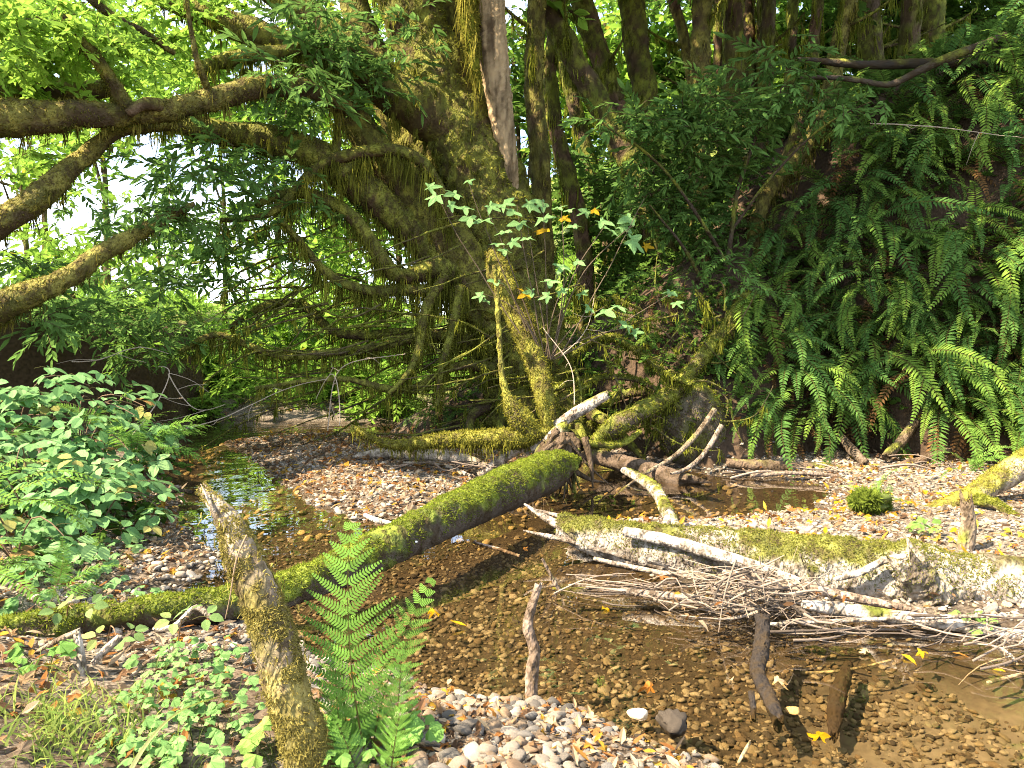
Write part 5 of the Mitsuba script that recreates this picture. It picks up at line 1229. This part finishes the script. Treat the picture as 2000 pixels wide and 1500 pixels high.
r_g = rng(1600)
near = scatter(12000, -1.5, 1.3, 1.9, 4.2, 1601, lambda q: dry(q) & ~leftbank(q))
sz = size_of(len(near), 1602, 0.005, 0.032, 3.4) * (0.45 + 1.0 * fbm(np.column_stack([near * 2.2, 0 * near[:, 0]]), 3, 91))
order = np.argsort(-sz)
v, f, c = gravel(near[order], sz[order], 1603, STONE * 0.48)
for i in range(150):                                      # the largest, one by one
    put('pebble', mikit.ply((v[i], f[0]), 'matt', smooth=True, color=c[i]), 'ground')
gr = MB().add(v[150:], f[150:] - f[150, 0, 0] + f[0, 0, 0] if False else (f[150:] - 150 * v.shape[1]), c[150:].reshape(-1, 3))
bar = scatter(38000, -4.6, 5.5, 3.4, 10.5, 1605, lambda q: dry(q, -0.01, 0.32) & (np.abs(q[:, 0] / q[:, 1]) < 0.72))
sz = size_of(len(bar), 1606, 0.008, 0.032, 2.8) * (0.4 + 1.1 * fbm(np.column_stack([bar * 1.4, 0 * bar[:, 0]]), 3, 92))
order = np.argsort(-sz * (1 / bar[:, 1]))
v, f, c = gravel(bar[order], sz[order], 1607, STONE * 0.8, ICO0)
v1, f1, c1 = gravel(bar[order[:110]], sz[order[:110]], 1608, STONE * 0.8, ICO1)
for i in range(110):
    put('pebble', mikit.ply((v1[i], f1[0]), 'matt', smooth=True, color=c1[i]), 'ground')
gr.add(v[110:], f[110:] - 110 * v.shape[1], c[110:].reshape(-1, 3))
put('gravel', gr.ply('matt'), 'ground', 'stuff')
bed = scatter(52000, -2.6, 4.2, 1.6, 6.5, 1610, lambda q: (height(q) < -0.005) & ((fbm(np.column_stack([q, 0 * q[:, 0]]) * 1.6, 3, 12) > 0.52) | (q[:, 0] < 1.0 + 0.6 * noise(np.column_stack([q * 3, 0 * q[:, 0]]))) | (q[:, 1] > 4.0)), 0.5)
sz = size_of(len(bed), 1611, 0.006, 0.026, 2.2) * (0.45 + 1.0 * fbm(np.column_stack([bed * 1.6, 0 * bed[:, 0]]), 3, 93))
v, f, c = gravel(bed, sz, 1612, 0.36 * np.array([(0.30, 0.23, 0.12), (0.20, 0.15, 0.08), (0.36, 0.29, 0.17), (0.13, 0.09, 0.045), (0.42, 0.34, 0.21), (0.24, 0.165, 0.08), (0.10, 0.075, 0.045)]), ICO0)
bd = MB().add(v, f, c.reshape(-1, 3))
bed2 = scatter(4000, -4.6, 2.5, 6.3, 12, 1613, lambda q: height(q) < -0.005)
v, f, c = gravel(bed2, size_of(len(bed2), 1614, 0.012, 0.05, 2.2), 1615, np.array([(0.24, 0.17, 0.07), (0.16, 0.12, 0.05), (0.12, 0.09, 0.05)]), ICO0)
bd.add(v, f, c.reshape(-1, 3))
put('bed_gravel', bd.ply('matt'), 'ground', 'stuff')
for i, (px, py, z, s, col, lab, mat) in enumerate([
    (1315, 1412, 0.02, (0.062, 0.055, 0.05), (0.040, 0.032, 0.023), 'craggy dark grey stone at the water edge, right in front', 'matt'), (905, 1380, 0.01, (0.036, 0.03, 0.028), (0.02, 0.018, 0.016), 'black wet lump at the water edge left of the standing stick', 'damp'),
    (1247, 1395, 0.0, (0.045, 0.03, 0.024), (0.60, 0.50, 0.36), 'pale cream oval stone in the shallows left of the craggy stone', 'matt'), (1100, 1438, 0.05, (0.042, 0.035, 0.035), (0.16, 0.155, 0.145), 'smooth grey stone standing among the near pebbles', 'matt'),
    (838, 1410, 0.05, (0.028, 0.022, 0.036), (0.46, 0.36, 0.22), 'tan upright pebble at the left of the near pebbles', 'matt'), (1043, 1484, 0.05, (0.055, 0.02, 0.016), (0.42, 0.38, 0.33), 'long flat pale stone at the bottom edge', 'matt'),
    (982, 1455, 0.05, (0.042, 0.034, 0.028), (0.55, 0.46, 0.38), 'chunky pinkish white stone in the near pebbles', 'matt'), (1550, 1388, -0.06, (0.034, 0.026, 0.016), (0.45, 0.33, 0.18), 'flat sunken stone between the wet root and the sunken stump', 'matt')]):
    q = onplane(px, py, z)
    vv = stone_variants(ICO2, 1, 1650 + i)[0][0]
    vv = vv * (1 + (0.9 if i < 2 else 0.06) * (fbm(vv * (4.5 if i < 2 else 3), 4, i) - 0.5))[:, None] * np.array(s)
    scene[thing('stone', lab, 'stone')] = mikit.ply((vv + q, ICO2.faces), mat, smooth=30 if i < 2 else True, color=None if False else np.clip(np.array(col) * (0.7 + 0.6 * fbm(vv * 45, 3, 2)[:, None]), 0, 0.9)) if i >= 2 else \
        mikit.ply((vv + q, ICO2.faces), mat, smooth=True, color=np.clip(np.array(col) * (0.4 + 1.2 * fbm(vv * 45, 3, 2)[:, None]), 0, 0.9))

# fallen leaves
LAN = leaf_blade(1, 0.36, 0.3, 0.3)
FALL = {'lance': [leaf_blade(1, 0.36, s, k) for s, k in ((0.3, 0.3), (0.6, -0.3), (0.15, 0.1), (0.8, 0.5))], 'maple': []}
for i in range(4):
    v, f = maple_blade(0.55, 60 + i, [0.5, -0.4, 0.9, 0.2][i])
    v = v.copy()
    v[:, 2] += 0.22 * np.sin(v[:, 0] * 5 + i) * np.sin(v[:, 1] * 6 + 2 * i)
    FALL['maple'].append((v, f))
AUTUMN = np.array([(0.27, 0.17, 0.09), (0.17, 0.10, 0.055), (0.36, 0.25, 0.14), (0.40, 0.25, 0.04), (0.12, 0.075, 0.045), (0.30, 0.135, 0.045), (0.42, 0.33, 0.22), (0.22, 0.17, 0.12)])
YELLOW = np.array([(0.55, 0.36, 0.02), (0.48, 0.24, 0.03), (0.60, 0.45, 0.06)])


def leaves(mb, xy, size, cols, seed, zoff=0.012, flat=False, z=None):
    r = rng(seed)
    h = height(xy) if z is None else np.full(len(xy), z)
    for q, zz in zip(xy, h):
        kind = 'maple' if r.random() < 0.4 else 'lance'
        v, f = FALL[kind][r.integers(4)]
        R = rot([0, 0, 1], r.random() * 6.283) @ rot([0, 1, 0], r.normal() * (0.08 if flat else 0.35)) @ rot([1, 0, 0], r.normal() * (0.08 if flat else 0.35))
        c = cols[r.integers(len(cols))] * (0.75 + 0.5 * r.random())
        mb.add(place(v * [1, 1, 0.3 if flat else 1], R, [q[0], q[1], zz + zoff], size * (0.6 + 0.8 * r.random())), f, c)


lit = MB()
barl = scatter(4800, -4.4, 0.4, 6.2, 11.5, 1701, lambda q: dry(q, 0.0, 0.5))
leaves(lit, barl, 0.085, AUTUMN, 1702, 0.028)
leaves(lit, scatter(2000, 0.6, 5.6, 4.6, 8.8, 1703, lambda q: dry(q, 0.0, 0.4)), 0.075, np.vstack([AUTUMN, YELLOW]), 1704, 0.025)
leaves(lit, scatter(2600, -3.6, -0.4, 2.0, 6.5, 1705, lambda q: dry(q, 0.02, 0.7)), 0.07, AUTUMN, 1706, 0.022)
leaves(lit, scatter(1700, -0.6, 1.1, 2.2, 3.9, 1707, lambda q: dry(q, 0.0, 0.3)), 0.055, AUTUMN, 1708)
leaves(lit, scatter(2200, -5.5, 6.5, 8.3, 16.0, 1709, lambda q: height(q) > 0.1), 0.10, AUTUMN, 1710, 0.03)
for i in range(110):
    q = at(1300 + 640 * r_g.random(), 1150 + 70 * r_g.random(), 4.2 + 0.15 * r_g.normal())
    leaves(lit, q[None, :2], 0.05, AUTUMN * 0.7, 2300 + i, 0.0, False, max(float(q[2]), 0.02))
scene['leaf_litter'] = lit.ply('leaf', False)
tag('leaf_litter', 'dry brown and orange fallen leaves over gravel and soil', 'leaves', None, 'stuff')
LEAF1 = {}
for kind in FALL:
    for i in range(4):
        v, f = FALL[kind][i]
        for j, c in enumerate([(0.56, 0.37, 0.02), (0.42, 0.20, 0.05), (0.30, 0.13, 0.045), (0.55, 0.42, 0.24)]):
            LEAF1[kind, i, j] = MB().add(v * 1.0, f, c).ply('leaf', False)


def single(lab, grp, q, z, size, j, seed, flat=True):
    r = rng(seed)
    kind = 'maple' if r.random() < 0.45 else 'lance'
    k = thing('fallen_leaf', lab, 'leaf', grp)
    R = rot([0, 0, 1], r.random() * 6.283) @ rot([0, 1, 0], r.normal() * (0.06 if flat else 0.3)) @ rot([1, 0, 0], r.normal() * (0.06 if flat else 0.3))
    scene[k] = {**LEAF1[kind, int(r.integers(4)), j], 'to_world': trs([q[0], q[1], z], R, size * (0.75 + 0.5 * r.random()))}


Q = scatter(60, 0.9, 5.4, 5.0, 8.0, 1720, lambda q: dry(q, 0.02, 0.3))[:48]
PX = [tuple(pixel([q[0], q[1], 0.1])) for q in Q]
NM = ranked(PX, 'yellow leaf # on the right gravel')
for i, q in enumerate(Q):
    single(NM[PX[i]], 'yellow leaves on the right gravel', q, float(height(q[None])[0]) + 0.02, 0.1, 0, 1730 + i, True)
Q = scatter(90, -0.7, 1.0, 2.2, 3.8, 1721, lambda q: dry(q, 0.0, 0.25) & ~leftbank(q))[:40]
PX = [tuple(pixel([q[0], q[1], 0.1])) for q in Q]
NM = ranked(PX, 'curled leaf # of the near pebbles')
for i, q in enumerate(Q):
    single(NM[PX[i]], 'curled leaves on the near pebbles', q, float(height(q[None])[0]) + 0.022, 0.075, [3, 1, 3, 2][i % 4], 1790 + i, False)
Q = scatter(80, -3.4, -1.2, 2.4, 6.3, 1722, lambda q: dry(q, 0.02, 0.5))[:36]
PX = [tuple(pixel([q[0], q[1], 0.1])) for q in Q]
NM = ranked(PX, 'rusty leaf # of the left bank')
for i, q in enumerate(Q):
    single(NM[PX[i]], 'brown leaves on the left bank', q, float(height(q[None])[0]) + 0.022, 0.085, [2, 1, 1, 3][i % 4], 1850 + i, False)
for i, (px, py, j, lab) in enumerate([(850, 1190, 0, 'small yellow-green leaf floating alone in the middle pool'), (912, 1222, 0, 'curled yellow leaf in the middle of the pool'), (1030, 1070, 1, 'orange lance-shaped leaf on the water near the split log'), (1175, 1190, 0, 'yellow leaf on the water beside the floating branch'), (1480, 1325, 3, 'pale leaf touching the wet root'),
                                      (1520, 1330, 3, 'white-lit curled leaf right of the wet root'), (1690, 1275, 3, 'pale leaf at the left of the yellow patch under the driftwood'), (1760, 1277, 0, 'big yellow leaf in the patch under the driftwood'), (1800, 1272, 0, 'second yellow leaf of the patch under the driftwood'), (1860, 1275, 1, 'orange leaf right of the yellow patch under the driftwood'),
                                      (1965, 1312, 0, 'yellow leaf floating near the right edge'), (1270, 1335, 1, 'dark red-brown leaf in the shallows'), (1430, 1330, 3, 'grey-green leaf floating left of the wet root'), (1600, 1415, 0, 'green-yellow leaf sunk beside the sunken stump'), (880, 1325, 3, 'cream leaf at the near water edge')]):
    single(lab, None, onplane(px, py, 0.012), 0.012 if i not in (13,) else -0.05, 0.085, j, 1900 + i)
# tuft of moss on the right gravel, white-capped rocks of the far bar
mt = thing('moss_tuft', 'round green cushion of moss on the right gravel below the small fern', 'moss')
q = onplane(1700, 992, 0.14)
vv = ICO2.vertices * [0.15, 0.11, 0.075] * (1 + 1.5 * (fbm(ICO2.vertices * 1.7, 3, 3) - 0.5))[:, None] + q + [0, 0, 0.05]
put('cushion', mikit.ply((vv, ICO2.faces), 'matt', smooth=True, color=np.tile([0.06, 0.08, 0.015], (len(vv), 1))), mt)
mb = MB()
fuzz(mb, vv, ICO2.faces, 3600, 0.05, 1950, ((0.07, 0.10, 0.015), (0.16, 0.21, 0.03)), 0.2)
put('strands', mb.ply('mossy', False), mt, 'stuff')
# mossy boulder at the pool's far corner and roots hanging from the dark earth walls
mbld = thing('boulder', 'rounded mossy boulder in shade at the far side of the back pool', 'boulder')
q = at(1350, 830, 9.4)
vv = ICO2.vertices * [0.42, 0.35, 0.55] * (1 + 0.35 * (fbm(ICO2.vertices * 1.5, 3, 8) - 0.5))[:, None] + q
c, _ = bark_color(vv, normals(vv, ICO2.faces), (0.09, 0.075, 0.05), MOSS, 0.45, 0.6, 1960)
put('rock', mikit.ply((vv, ICO2.faces), 'bark', smooth=True, color=c), mbld)
mb = MB()
fuzz(mb, vv, ICO2.faces, 2500, 0.035, 1961, MOSS, 0.5)
put('moss', mb.ply('mossy', False), mbld, 'stuff')
